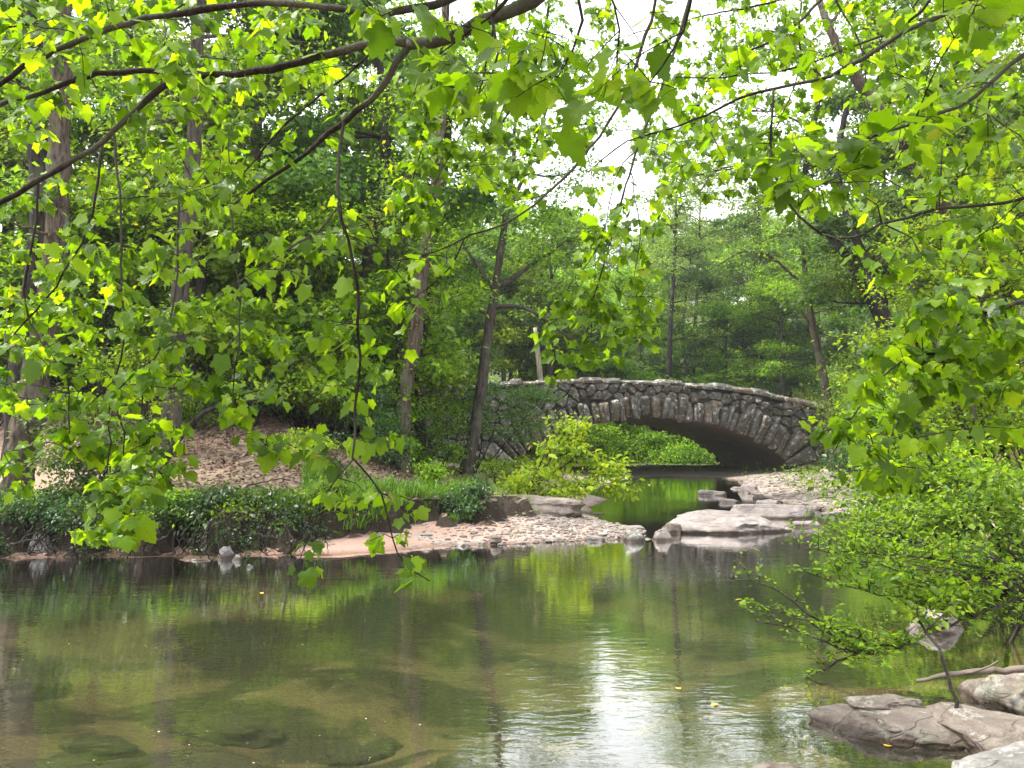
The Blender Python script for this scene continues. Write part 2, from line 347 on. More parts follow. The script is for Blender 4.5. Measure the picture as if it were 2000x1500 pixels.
stn = N.ramp(N.noise(.9, N('Mapping', {0: pos, 3: (.6, 1.3, 1)}).outputs[0], 5, .55, .5), [(.44, (0, 0, 0)), (.52, (1, 1, 1))])
bedc = N.mix(stn, N.mix(nA, (.20, .15, .09, 1), (.30, .235, .15, 1)), N.mix(nB, (.045, .045, .028, 1), (.08, .075, .045, 1)))
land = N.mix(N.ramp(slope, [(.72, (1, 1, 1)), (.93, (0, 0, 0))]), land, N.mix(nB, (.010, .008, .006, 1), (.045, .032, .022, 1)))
wetm = N.ramp(zz, [(.0, (1, 1, 1)), (.07, (0, 0, 0))])
land = N.mix(wetm, land, N.mix(1, land, (.5, .42, .38, 1), 'MULTIPLY'))
fy = N('MapRange', {0: N.math('ADD', sp.outputs[1], N.math('MULTIPLY', nC, 14.0)), 1: 44.0, 2: 58.0}).outputs[0]
land = N.mix(N.math('MULTIPLY', fy, .92), land, N.mix(nB, (.022, .04, .012, 1), (.075, .105, .03, 1)))
col = N.mix(N.ramp(z, [(-.03 + .03, (1, 1, 1)), (.006, (0, 0, 0))]), land, bedc)
hgt = N.math('ADD', N.math('MULTIPLY', v1.outputs['Distance'], .8), N.math('ADD', nB, nA))
p = N('BsdfPrincipled', {'Base Color': col, 'Roughness': .9, 'Specular IOR Level': .2, 'Normal': N('Bump', {'Height': hgt, 'Strength': .7, 'Distance': .03}).outputs[0]})
t.links.new(p.outputs[0], out.inputs[0])
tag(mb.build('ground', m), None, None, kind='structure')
# water: closed body with its top at z=0
m, t, out = newmat('creek_water'); N = N_(t); pos = N('NewGeometry').outputs['Position']
mp = N('Mapping', {0: pos, 3: (.7, 1.6, 1)}).outputs[0]
r1 = N.noise(2.6, mp, 2, .5, .5); r2 = N.noise(8, mp, 2, .5, .6); r3 = N.noise(24, mp, 2, .5, .4); amp = N.ramp(N.noise(.22, pos, 2), [(.38, (.22, .22, .22)), (.62, (1, 1, 1))])
hh = N.math('MULTIPLY', N.math('ADD', N.math('MULTIPLY', r1, .55), N.math('ADD', N.math('MULTIPLY', r2, .36), N.math('MULTIPLY', r3, .06))), amp)
bmp = N('Bump', {'Height': hh, 'Strength': 1.0, 'Distance': .0072}).outputs[0]
fr = N('Fresnel', {'IOR': 1.33, 'Normal': bmp}).outputs[0]
body = N('MixShader', {0: .10, 1: N('BsdfTransparent', {'Color': (.92, .88, .78, 1)}).outputs[0], 2: N('BsdfDiffuse', {'Color': (.15, .155, .10, 1)}).outputs[0]})
ms = N('MixShader', {0: N.math('ADD', N.math('MULTIPLY', fr, 2.4), .03, True), 1: body.outputs[0], 2: N('BsdfGlossy', {'Color': (1, 1, 1, 1), 'Roughness': .0, 'Normal': bmp}).outputs[0]})
t.links.new(ms.outputs[0], out.inputs[0])
va = N('VolumeAbsorption', {'Color': (.58, .63, .52, 1), 'Density': .55}); t.links.new(va.outputs[0], out.inputs[1])
mb = MB(); x0, x1, y0, y1, zb = -44., 14., 1.6, 47., -1.9
mb.add([[x0, y0, 0], [x1, y0, 0], [x1, y1, 0], [x0, y1, 0], [x0, y0, zb], [x1, y0, zb], [x1, y1, zb], [x0, y1, zb]],
       [np.array([[0, 1, 2, 3], [7, 6, 5, 4], [0, 4, 5, 1], [1, 5, 6, 2], [2, 6, 7, 3], [3, 7, 4, 0]])])
tag(mb.build('water', m, smooth=False), None, None, kind='structure')

# ------------------------------------------------------------------ the stone bridge
CR = .20
def chaikin(p, k=2):
    for _ in range(k):
        q = np.roll(p, -1, 0); p = np.stack([(1 - CR) * p + CR * q, CR * p + (1 - CR) * q], 1).reshape(-1, 2)
    return p
def pillow(mb, poly, o0, hgt, front=True, k=2):
    p = chaikin(np.asarray(poly, float), k); c0 = p.mean(0); n = len(p); rows = []
    tilt = rng.normal(0, .20, 2); ph = U(0, 9)
    for sc_, h in ((1.0, -.12), (.99, .30), (.94, .66), (.84, .90), (.55, 1.0), (.22, 1.0)):
        q = c0 + (p - c0) * sc_
        hh = h * hgt + (q - c0) @ tilt * (h > .3) + .02 * np.sin(q[:, 0] * 9 + ph) * np.cos(q[:, 1] * 8 + ph) * (h > .3)
        rows.append(np.column_stack([q[:, 0], (o0 - hh) if front else (o0 + hh), q[:, 1]]))
    v = np.concatenate(rows); ns = .035 * np.sin(v[:, 0] * 13 + ph * 3) * np.sin(v[:, 2] * 15 + ph) + .03 * rng.normal(0, 1, len(v)) * (np.arange(len(v)) >= n); v[:, 1] += ns; v = Fb(v[:, 0], v[:, 1], v[:, 2])
    i = (np.arange(5)[:, None] * n); j = np.arange(n)[None]; j2 = (j + 1) % n
    f = np.stack([i + j, i + j2, i + n + j2, i + n + j], -1).reshape(-1, 4)
    mb.add(v, [f, (np.arange(n) + 5 * n)[None]])
def clip(poly, a, nrm):
    out = []; n = len(poly)
    for i in range(n):
        p, q = poly[i], poly[(i + 1) % n]; dp, dq = (p - a) @ nrm, (q - a) @ nrm
        if dp <= 0: out.append(p)
        if dp * dq < 0: out.append(p + (q - p) * dp / (dp - dq))
    return out
bridge = empty('stone_arch_bridge', tuple(Fb(0., 0., 0.)), 'old rustic bridge of rounded boulders arching low over the creek', 'bridge')
borg = Fb(0., 0., 0.)
def bb(mb, name, m, smooth=True): return mb.build(name, m, bridge, smooth, origin=borg)
sA = np.linspace(-BS, BS, 400); arc = np.stack([sA, zi(sA)], 1); arc = np.vstack([[-BS, -.3], arc, [BS, -.3]])
al = np.concatenate([[0], np.cumsum(np.hypot(*np.diff(arc, axis=0).T))])
def arc_at(l):
    p = np.array([np.interp(l, al, arc[:, 0]), np.interp(l, al, arc[:, 1])])
    a = np.array([np.interp(l - .25, al, arc[:, 0]), np.interp(l - .25, al, arc[:, 1])]); b = np.array([np.interp(l + .25, al, arc[:, 0]), np.interp(l + .25, al, arc[:, 1])])
    tt = (b - a) / np.hypot(*(b - a)); return p, np.array([-tt[1], tt[0]])
def rthick(s): return 1.02 + .55 * np.abs(s / BS) ** 2
for front in (True, False):
    mb = MB(); l = 0.0; o0 = .0 if front else BW
    while l < al[-1] - .1:
        wd = U(.22, .56); pa, na = arc_at(l); pb, nb = arc_at(min(l + wd, al[-1]))
        th = rthick(pa[0]) * U(.78, 1.2); low = U(-.2, .04); sk = U(-.13, .13)
        g = .030; tdir = (pb - pa) / max(np.hypot(*(pb - pa)), 1e-3)
        A = pa + na * low + tdir * g; B = pb + nb * low - tdir * g
        C = pb + nb * th - tdir * (g - sk); D = pa + na * th + tdir * (g + sk)
        M1 = (B + C) / 2 + tdir * U(-.02, .03); M0 = (A + D) / 2 - tdir * U(-.02, .03)
        pillow(mb, [A, (A + B) / 2 - na * U(0, .07), B, M1, C, (C + D) / 2 + na * U(0, .08), D, M0], o0 - .06 if front else o0 + .06, U(.26, .44), front)
        l += wd
    o = bb(mb, 'arch_ring', R_['bridge'])
    mb = MB()
    gsx = np.arange(-15.5, 14.5, .60); seeds = []
    zrow = -.6
    while zrow < 5.0:
        rh = U(.34, .58); off = U(0, .6)
        for s in gsx: seeds.append((s + off + U(-.24, .24), zrow + U(-.17, .17)))
        zrow += rh
    seeds = np.array(seeds)
    for a in seeds:
        top = float(zt(a[0])) - .15
        if a[1] > top - .08: continue
        if abs(a[0]) < BS + 1.6:
            # nearest point of the arc: inside the ring or the opening?
            dd = np.hypot(*(arc - a).T); kk = dd.argmin()
            if abs(a[0]) < BS and a[1] < zi(a[0]): continue
            if dd[kk] < rthick(arc[kk, 0]) * .93 and a[1] > -.3: continue
        d = np.hypot(*(seeds - a).T); nb_ = seeds[(d > 0) & (d < 1.7)]
        r0 = .75; poly = [a + r0 * np.array(q) for q in ((-1, -1), (1, -1), (1, 1), (-1, 1))]
        for b in nb_:
            nn = (b - a); L = np.hypot(*nn); poly = clip(poly, a + nn * (.5 - .018 / L), nn / L)
            if len(poly) < 3: break
        if len(poly) < 3: continue
        poly = np.array(poly); poly[:, 1] = np.minimum(poly[:, 1], top)
        pillow(mb, poly, o0, U(.16, .34), front, 2)
    bb(mb, 'facing_stones', R_['bridge'])
    # flat coping slabs
    mb = MB(); s = -15.6
    while s < 14.4:
        wd = U(.45, 1.25); hh = U(.18, .36); s2 = s + wd; ov = U(.22, .42)
        za, zb_ = float(zt(s)) - .2, float(zt(s2)) - .2; j = U(-.09, .05)
        prof = [(-ov, .02), (-ov - .02, hh * .5), (-ov + .05, hh), (.30, hh * U(.95, 1.1)), (.66, hh), (.72, .02)]
        if not front: prof = [(-x, y) for x, y in prof][::-1]
        n = len(prof); v = []
        for q, (ssx, e) in enumerate(((s + .015, .75), (s + .07, 1), (s + wd * .5, 1.05), (s2 - .07, 1), (s2 - .015, .75))):
            zz_ = za + (zb_ - za) * (ssx - s) / wd + j
            for (px_, pz_) in prof:
                cxx = .3 if front else -.3
                v.append((ssx, o0 + cxx + (px_ - cxx) * e + U(-.03, .03), zz_ + .08 + (pz_ - .08) * (e if q in (0, 4) else 1) + U(-.015, .015)))
        v = np.array(v); v = Fb(v[:, 0], v[:, 1], v[:, 2]); i = np.arange(4)[:, None] * n; jj = np.arange(n)[None]; j2 = (jj + 1) % n
        mb.add(v, [np.stack([i + jj, i + j2, i + n + j2, i + n + jj], -1).reshape(-1, 4), np.arange(n)[None][:, ::-1], (np.arange(n) + 4 * n)[None]])
        s = s2
    bb(mb, 'coping', R_['bridge'], False)
# mortar core between the facing stones, parapet backs
mb = MB(); sF = np.unique(np.concatenate([np.linspace(-15.5, 14.5, 200), [-BS - .001, -BS, BS, BS + .001]]))
lo = np.where(np.abs(sF) <= BS, np.maximum(zi(sF), BZ), -.8); hi = zt(sF) - .22
for oo, fl in ((.04, 0), (BW - .04, 1)):
    a = Fb(sF, oo, lo); b = Fb(sF, oo, hi); n = len(sF); v = np.concatenate([a, b]); i = np.arange(n - 1)
    q = np.stack([i, i + 1, i + 1 + n, i + n], -1); mb.add(v, [q if not fl else q[:, ::-1]])
    o2 = .55 if oo < 1 else BW - .55
    a = Fb(sF, o2, hi - 1.0); b = Fb(sF, o2, hi); v = np.concatenate([a, b]); mb.add(v, [q[:, ::-1] if not fl else q])
bb(mb, 'mortar_core', M_mortar, False)
mb = MB(); a = Fb(sF, .56, hi - .95); b = Fb(sF, BW - .56, hi - .95); n = len(sF); i = np.arange(n - 1)
mb.add(np.concatenate([a, b]), [np.stack([i, i + 1, i + 1 + n, i + n], -1)]); bb(mb, 'road_deck', M_asphalt)
mb = MB(); P = np.vstack([[-BS, -.8], np.stack([sA, zi(sA)], 1), [BS, -.8]]); n = len(P); oo = np.linspace(.0, BW, 9)
v = np.concatenate([Fb(P[:, 0], o_ , P[:, 1]) for o_ in oo]); i = (np.arange(8)[:, None] * n + np.arange(n - 1)[None]).ravel()
mb.add(v, [np.stack([i, i + n, i + n + 1, i + 1], -1)]); bb(mb, 'arch_barrel', M_soffit)

# ------------------------------------------------------------------ rocks
def rock(name, label, cx, cy, z0, sx, sy, sz, mat, rot=0, seed=0, group=None, cuts=9, sub=4, rough=.12, tilt=(0, 0), cat='rock', topcut=None):
    import bmesh
    bm = bmesh.new(); bmesh.ops.create_icosphere(bm, subdivisions=sub, radius=1)
    bm.verts.ensure_lookup_table(); v = np.array([q.co[:] for q in bm.verts]); f = np.array([[q.index for q in fc.verts] for fc in bm.faces]); bm.free()
    r = np.random.default_rng(seed)
    v = np.sign(v) * np.abs(v) ** .8
    for _ in range(cuts):
        nn = r.normal(size=3); nn[2] = abs(nn[2]) * .6; nn /= np.linalg.norm(nn); d = r.uniform(.62, .9)
        e = v @ nn - d; v = v - np.clip(e, 0, None)[:, None] * nn * .92
    if topcut is not None:
        nn = np.array([r.normal(0, .08), r.normal(0, .08), 1]); nn /= np.linalg.norm(nn); e = v @ nn - topcut; v = v - np.clip(e, 0, None)[:, None] * nn * .9
    off = r.uniform(0, 50, 3); off_ = Vector((3.1, 7.7, 1.3))
    for k in range(len(v)):
        p = Vector(v[k] * 1.3 + off); q = Vector(v[k] * 4.1 + off)
        v[k] *= 1 + rough * mnoise.noise(p) * 2 + rough * .45 * mnoise.noise(q) + (rough * .28 * mnoise.noise(q * 2.7)) - rough * .5 * max(0, .10 - abs(mnoise.noise(p * 1.7 + off_))) * 4
        # strata ledges
        v[k, :2] *= 1 + rough * .5 * mnoise.noise(Vector((v[k, 2] * 5 + off[0], off[1], v[k, 0] * .4)))
    v = v * [sx, sy, sz]
    ca, sa = math.cos(rot), math.sin(rot); v = v @ np.array([[ca, sa, 0], [-sa, ca, 0], [0, 0, 1]])
    v[:, 2] += v[:, 0] * tilt[0] + v[:, 1] * tilt[1]
    mb = MB(); mb.add(v, [f]); o = mb.build(name, mat, loc=(cx, cy, z0))
    return tag(o, label, cat, group)
def rockp(label, pxl, pxr, pybase, h, dr, mat, z=0.0, **kw):
    a, b = G(pxl, pybase, z), G(pxr, pybase, z); wd = (b - a)[0] / 2; cy = a[1] + wd * dr * .55
    name = kw.pop('name', 'rock')
    return rock(name, label, (a[0] + b[0]) / 2 * cy / a[1], cy, z + kw.pop('dz', 0), wd, wd * dr, h, mat, **kw)
rockp('large flat pale boulder in the middle of the creek before the bridge', 1300, 1545, 1040, .50, .60, R_['grey'], name='boulder', seed=3, cuts=13, topcut=.74, rough=.11, sub=6)
rockp('long low slab behind the large pale creek boulder', 1395, 1590, 1012, .52, .42, R_['grey'], name='boulder', seed=8, cuts=8, topcut=.6, rough=.08, sub=5)
rockp('low ledge poking right of the large pale creek boulder', 1520, 1620, 1030, .2, .5, R_['grey'], seed=5, topcut=.5)
rockp('small wedge shaped rock at the left foot of the large creek boulder', 1270, 1318, 1056, .3, .7, R_['grey'], seed=14)
rockp('dark wet rock tucked against the left end of the large creek boulder', 1296, 1335, 1042, .22, .7, R_['dark'], seed=15)
rockp('pale rounded rock half in the water at the sandbar tip', 1215, 1262, 1058, .26, .8, R_['pale'], seed=16)
rockp('flat slab lying across the sandbar tip beside the upper pool', 1205, 1268, 1036, .16, .8, R_['grey'], seed=17, topcut=.5)
rockp('white triangular stone on the pebbly end of the sandbar', 1145, 1185, 1058, .14, .7, R_['pale'], seed=18)
rockp('small dark stone lying alone on the pink sandbar', 955, 980, 1054, .09, .7, R_['dark'], seed=19, z=.1)
rockp('thin pale slab reaching into the upper pool from the left bank', 1150, 1185, 1005, .07, .6, R_['grey'], seed=20, topcut=.5)
for k, (a, b, py, h, lab) in enumerate([
    (1360, 1418, 968, .26, 'flat grey rock standing alone in the upper pool'),
    (1398, 1448, 982, .16, 'low pale rock between the upper pool and the big boulder'),
    (1440, 1485, 962, .42, 'tallest grey rock of the pile at the gravel bar corner'),
    (1468, 1500, 975, .28, 'rounded rock below the pile at the gravel bar corner'),
    (1478, 1530, 990, .30, 'wide rock standing off the gravel bar in dark water'),
    (1425, 1450, 955, .12, 'little rock at the far edge of the gravel bar'),
    (1560, 1600, 996, .16, 'flat slab on the front edge of the gravel bar'),
    (1604, 1650, 1008, .18, 'slab at the right corner of the gravel bar under the maple leaves')]):
    rockp(lab, a, b, py, h, .7, R_['grey'], seed=30 + k, topcut=.6)
for k, (a, b, py, lab) in enumerate([(1600, 1632, 928, 'leftmost of the broken blocks below the right bridge end'), (1632, 1655, 936, 'brown block between two others below the right bridge end'),
                                     (1655, 1680, 940, 'rightmost of the broken blocks below the right bridge end')]):
    rockp(lab, a, b, py, .38, .8, R_['warm'], seed=50 + k, z=.35)
# the undercut slab and its neighbour on the sandbar
a = G(1045, 1012, .15)
rock('rock_slab', 'long dark undercut rock slab lying between sandbar and upper pool', a[0], a[1] + .25, .42, 1.15, .6, .34, R_['dark'], seed=61, cuts=7, topcut=.55, rough=.14, sub=5, tilt=(-.05, 0), rot=-.08)
a = G(945, 1004, .2)
rock('rock', 'short brown rock butting the left end of the undercut slab', a[0], a[1] + .25, .34, .36, .45, .30, R_['warm'], seed=62, topcut=.6)
# pale boulders on the left shore
rockp('pale pointed rock at the foot of the dark left bank', 45, 110, 1086, .38, .6, R_['pale'], seed=70)
rockp('grey stone pile on the low flat ledge at the left shore', 420, 462, 1092, .20, .7, R_['pale'], seed=71)
rockp('pink flat sandstone ledge barely above the water at the left shore', 335, 440, 1094, .07, .45, R_['warm'], seed=72, topcut=.5)
rockp('small pale rock at the left end of the pink sandbar', 493, 524, 1076, .2, .7, R_['pale'], seed=73)
rockp('tiny white stone alone in the shallow water off the ledge', 482, 496, 1108, .05, .8, R_['pale'], seed=74, sub=3)
rockp('smaller stone leaning beside the grey pile on the shore ledge', 452, 476, 1096, .1, .7, R_['pale'], seed=75, sub=3)
# near right
rock('boulder', 'broad flat cracked rock lying in the water at lower right', 2.66, 5.46, .0, .60, .37, .19, R_['near'], seed=81, cuts=10, topcut=.7, rough=.09, sub=6, rot=-.18)
rock('rock_slab', 'low flat slab running behind the thin sapling stem at right', 3.22, 5.32, .03, .42, .34, .19, R_['near'], seed=82, cuts=8, topcut=.7, rough=.1, sub=6, rot=-.25)
rock('rock_slab', 'thin shelf of rock lying on the broad cracked flat rock', 2.66, 5.62, .15, .26, .13, .06, R_['near'], seed=88, cuts=8, topcut=.6, rough=.12, sub=5, rot=-.1)
rock('boulder', 'big brown boulder rising at the right edge above the flat rocks', 4.35, 5.95, .02, 1.0, .48, .34, R_['near'], seed=83, cuts=9, rough=.10, sub=6, rot=-.3, tilt=(-.08, 0))
rock('boulder', 'pale grey boulder closest to the camera in the lower right corner', 2.98, 4.3, .04, .84, .46, .36, R_['pale'], seed=84, cuts=9, rough=.09, sub=6, rot=-.1, topcut=.75)
rock('rock', 'small dark round rock wedged behind the pale corner boulder', 3.36, 4.95, .14, .17, .17, .15, R_['near'], seed=85, sub=5)
rock('rock', 'sliver of flat rock showing at the bottom edge of the water', 1.58, 4.72, .0, .30, .18, .09, R_['near'], seed=86, topcut=.6, sub=5)
rock('rock', 'pale rock in the water behind the shrub over the flat rocks', *G(1830, 1232)[:2], .03, .34, .22, .18, R_['grey'], seed=87, sub=5)
# submerged rocks
for k, (px_, py_, w_) in enumerate([(450, 1270, .7), (300, 1325, .55), (430, 1365, .9), (200, 1290, .5), (640, 1290, .8), (720, 1300, .5), (360, 1410, .8), (120, 1370, .7), (690, 1420, .5), (550, 1450, .6), (860, 1440, .5), (980, 1370, .6), (60, 1240, .5), (240, 1470, .6)]):
    a = G(px_, py_, -.25)
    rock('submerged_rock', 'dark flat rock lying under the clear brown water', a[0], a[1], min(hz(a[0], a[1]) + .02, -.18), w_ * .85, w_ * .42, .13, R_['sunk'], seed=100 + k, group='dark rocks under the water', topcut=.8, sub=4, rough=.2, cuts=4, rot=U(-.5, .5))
# pebbles on the bar, countless
ms_ = np.random.default_rng(5); mb = MB()
ico = None
import bmesh as _b
bm = _b.new(); _b.ops.create_icosphere(bm, subdivisions=1, radius=1); IV = np.array([q.co[:] for q in bm.verts]); IF = np.array([[q.index for q in fc.verts] for fc in bm.faces]); bm.free()
def pebbles(mb, P, S):
    n = len(P)
    v = IV[None] * (1 + ms_.normal(0, .16, (n, len(IV), 1))); v = v * (S[:, None, None] * np.stack([ms_.uniform(.7, 1.5, n), ms_.uniform(.6, 1.1, n), ms_.uniform(.25, .6, n)], -1)[:, None])
    a = ms_.uniform(0, 6.3, n); c_, s_ = np.cos(a), np.sin(a)
    x = v[..., 0] * c_[:, None] - v[..., 1] * s_[:, None]; y = v[..., 0] * s_[:, None] + v[..., 1] * c_[:, None]
    v = np.stack([x, y, v[..., 2]], -1) + P[:, None]
    mb.add(v.reshape(-1, 3), [(IF[None] + (np.arange(n) * len(IV))[:, None, None]).reshape(-1, 3)])
P_ = []
while len(P_) < 4200:
    px_, py_ = ms_.uniform(780, 1270), ms_.uniform(1010, 1066)
    if ms_.random() > ((px_ - 760) / 360) ** 1.6: continue
    a = G(px_, py_, .08); P_.append(a)
P_ = np.array(P_); hh = height(P_[:, 0], P_[:, 1]); k = (hh > -.05) & (hh < .4); P_ = P_[k]; P_[:, 2] = hh[k] + .005
pebbles(mb, P_, np.exp(ms_.normal(math.log(.024), .6, len(P_))))
Q = []
for _ in range(2600):
    a = G(ms_.uniform(1430, 1680), ms_.uniform(925, 1008), .15); Q.append(a)
Q = np.array(Q); hh = height(Q[:, 0], Q[:, 1]); k = (hh > -.03) & (hh < .6); Q = Q[k]; Q[:, 2] = hh[k]
pebbles(mb, Q, np.exp(ms_.normal(math.log(.055), .65, len(Q))))
o = mb.build('pebbles', rock_mat('pebble_stone', (.12, .095, .08), (.21, .17, .15), (.33, .285, .255), wet=False, island=True), smooth=False)
tag(o, 'grey and brown pebbles strewn over the sandbar and gravel bar', 'pebbles', kind='stuff')

# ------------------------------------------------------------------ trees, shrubs, ground plants
def near_on(P, q, maxz=None):
    d = np.linalg.norm(P - q, axis=1)
    if maxz is not None: d = d + 6 * np.clip(P[:, 2] - maxz, 0, None)
    return int(d.argmin())
def plant(name, label, cat, base, stems, blobs, leaf='mid', bark='grey', lsize=.10, T=LT2, group=None, seg=8, nleaf=60, sig=.35, flat=.45, droop=.35,
          limb_r=.06, lump=.05, twig_n=None, wood='trunk', crown='crown', step=.3, vines=0, extra=None):
    """stems: list of (points, radii); blobs: list of (centre, radii(3), clumps)"""
    base = np.array(base, float); root = empty(name, tuple(base), label, cat, group)
    mbw = MB(); allp = []
    for pts, rad in stems:
        p, r = smooth_path(pts, rad, step, .012); tube(mbw, p, r, seg, lump); allp.append(p)
    tp = allp[0] if len(stems) == 1 else np.concatenate(allp)
    C = []
    for ctr, rr, nc in blobs:
        ctr = np.array(ctr, float); rr = np.array(rr if np.ndim(rr) else [rr] * 3, float)
        k = near_on(tp, ctr, ctr[2] - .25 * rr[2]); a = tp[k]; L = np.linalg.norm(ctr - a)
        lr = min(limb_r, .018 * L + .012); mid = (a + ctr) / 2 + rng.normal(0, .07 * L, 3) + [0, 0, .06 * L]
        lp, lr_ = smooth_path([a, mid, ctr], [lr, lr * .7, lr * .35], step, .02); tube(mbw, lp, lr_, 5)
        u = rng.normal(size=(nc, 3)); u /= np.linalg.norm(u, axis=1)[:, None]; u *= U(.35, 1, (nc, 1)) ** .6
        cc = ctr + u * rr; C.append(cc)
        for q in cc[:(twig_n if twig_n is not None else nc)]:
            j = int(U(.35, 1) * (len(lp) - 1)); s0 = lp[j]; m0 = (s0 + q) / 2 + [0, 0, .05]
            tp_, tr_ = smooth_path([s0, m0, q], [lr * .38, lr * .26, .004], step * 1.5, .01); tube(mbw, tp_, tr_, 4)
    mbl = MB()
    if C:
        C = np.concatenate(C); foliage(mbl, C, nleaf, sig, lsize, T, flat=flat, droop=droop)
    if vines:
        p, r = smooth_path(stems[0][0], stems[0][1], .2); zc = p[int(len(p) * .05):int(len(p) * .8)]
        cc = zc[rng.integers(0, len(zc), vines)] + rng.normal(0, .12, (vines, 3)); foliage(mbl, cc, 14, .16, lsize * .9, T, flat=1.2)
    if extra: extra(mbw, mbl)
    mbw.build(wood, B_[bark], root, origin=base)
    if mbl.n: mbl.build(crown, L_[leaf], root, smooth=False, origin=base)
    return root
def trunk(spec, zb=None):
    """spec list of (px,py) with depth given per point or once"""
    return [W(a, b, d) for a, b, d in spec]
def T3(lst, Y): return [W(a, b, Y + (c[0] if c else 0)) for a, b, *c in lst]
def ground_base(pts):
    p = pts[0]; z = hz(p[0], p[1]); return [np.array([p[0], p[1], z - .1])] + [q for q in pts if q[2] > z + .15]
def bl(px, py, Y, r, n): return (W(px, py, Y), r, n)

# left bank trees
s = ground_base(T3([(30, 960), (60, 800), (100, 560), (112, 430), (118, 110), (125, -100), (130, -350)], 15.5))
plant('shaggy_tree', 'big shaggy-barked tree nearest the left edge on the bank', 'tree', s[0], [(s, [.30, .27, .24, .22, .2, .18, .12])],
      [bl(60, -200, 15, (2.2, 2, 1.2), 16), bl(230, -100, 16, (1.6, 1.6, 1), 12), bl(-60, 150, 15, (1.2, 1.2, 1), 8), bl(-40, 420, 14.5, (1, 1, .9), 6), bl(190, 180, 17, (1.2, 1.2, .8), 8)], 'mid', 'brown', .12, nleaf=90, sig=.45, step=.15, lump=.10)
s = ground_base(T3([(28, 930), (45, 700), (78, 430), (66, 150), (70, -50), (70, -250)], 18))
plant('shaggy_tree', 'darker tree standing just behind the big shaggy-barked one', 'tree', s[0], [(s, [.3, .25, .22, .2, .17])],
      [bl(20, -120, 18, (2, 2, 1.2), 14), bl(0, 80, 19, (1.4, 1.4, 1), 9), bl(40, 300, 19.5, (1.1, 1.1, .8), 7)], 'mid', 'dark', .12, nleaf=90, sig=.45, lump=.08)
s = ground_base(T3([(328, 905), (340, 760), (352, 560), (368, 410), (380, 260), (386, 60), (392, -150), (395, -300)], 19))
plant('tall_tree', 'straight grey-brown tree rising through the left leaf curtain', 'tree', s[0], [(s, [.27, .24, .22, .2, .18, .16, .12, .1])],
      [bl(300, -80, 19, (2.2, 2, 1.2), 16), bl(480, -40, 20, (2, 2, 1.2), 14), bl(390, 130, 20, (1.8, 1.8, .8), 11), bl(560, 120, 21, (1.5, 1.5, .9), 10), bl(260, 220, 20, (1.2, 1.2, .8), 8)], 'mid', 'grey', .12, nleaf=90, sig=.45, lump=.06, step=.18)
s = ground_base(T3([(312, 925), (340, 868), (372, 825), (430, 792), (500, 780), (540, 770)], 16.5))
plant('leaning_sapling', 'dark sapling bent low over the leaf-litter slope', 'tree', s[0], [(s, [.11, .09, .07, .05, .03, .015])],
      [bl(350, 760, 16.5, (.6, .6, .4), 6), bl(520, 760, 16.3, (.5, .5, .25), 4)], 'mid', 'dark', .09, nleaf=45, sig=.25)
s = ground_base(T3([(785, 905), (790, 780), (806, 690), (828, 520), (848, 380), (860, 250), (868, 90), (872, -100)], 22))
def bare_roots(mbw, mbl): pass
plant('vine_clad_tree', 'slender tree with flaking bark and climbing vine left of the bridge', 'tree', s[0], [(s, [.23, .21, .2, .19, .17, .15, .13, .1])],
      [bl(800, 330, 22, (1.2, 1.2, .9), 10), bl(910, 120, 22, (1.1, 1.2, .8), 9), bl(830, 60, 22, (1.5, 1.5, 1), 12), bl(720, 430, 22.5, (1.0, 1.0, .6), 7), bl(880, 470, 22.3, (.9, 1.0, .6), 7), bl(770, 200, 22.3, (1.3, 1.2, .9), 11), bl(900, 590, 22.5, (.9, .9, .6), 6)], 'bright', 'brown', .11, nleaf=85, sig=.4, vines=60, lump=.08, step=.15)
s = ground_base(T3([(822, 880), (820, 760), (826, 640), (850, 440), (872, 300), (885, 100)], 25))
plant('tall_tree', 'dark straight trunk half hidden behind the vine-clad tree', 'tree', s[0], [(s, [.2, .18, .16, .14, .1])],
      [bl(860, 250, 25, (1.8, 1.8, 1.2), 12), bl(780, 560, 25, (1.6, 1.6, .9), 10), bl(800, 420, 25.5, (1.6, 1.6, 1), 10)], 'mid', 'dark', .12, nleaf=85, sig=.45)
s = ground_base(T3([(912, 912), (926, 850), (945, 720), (955, 640), (968, 565), (985, 440), (1000, 350), (1006, 250), (1012, 130)], 26))
f1 = T3([(968, 568), (945, 538), (925, 505), (905, 480)], 26); f2 = T3([(968, 560), (1000, 545), (1040, 515), (1075, 495)], 26)
f3 = T3([(955, 615), (925, 600), (880, 592), (840, 605)], 26); f4 = T3([(960, 600), (1000, 598), (1045, 610), (1090, 645), (1130, 670)], 26)
f5 = T3([(992, 410), (1025, 340), (1050, 270), (1075, 190)], 26); f6 = T3([(990, 400), (965, 330), (950, 260)], 26)
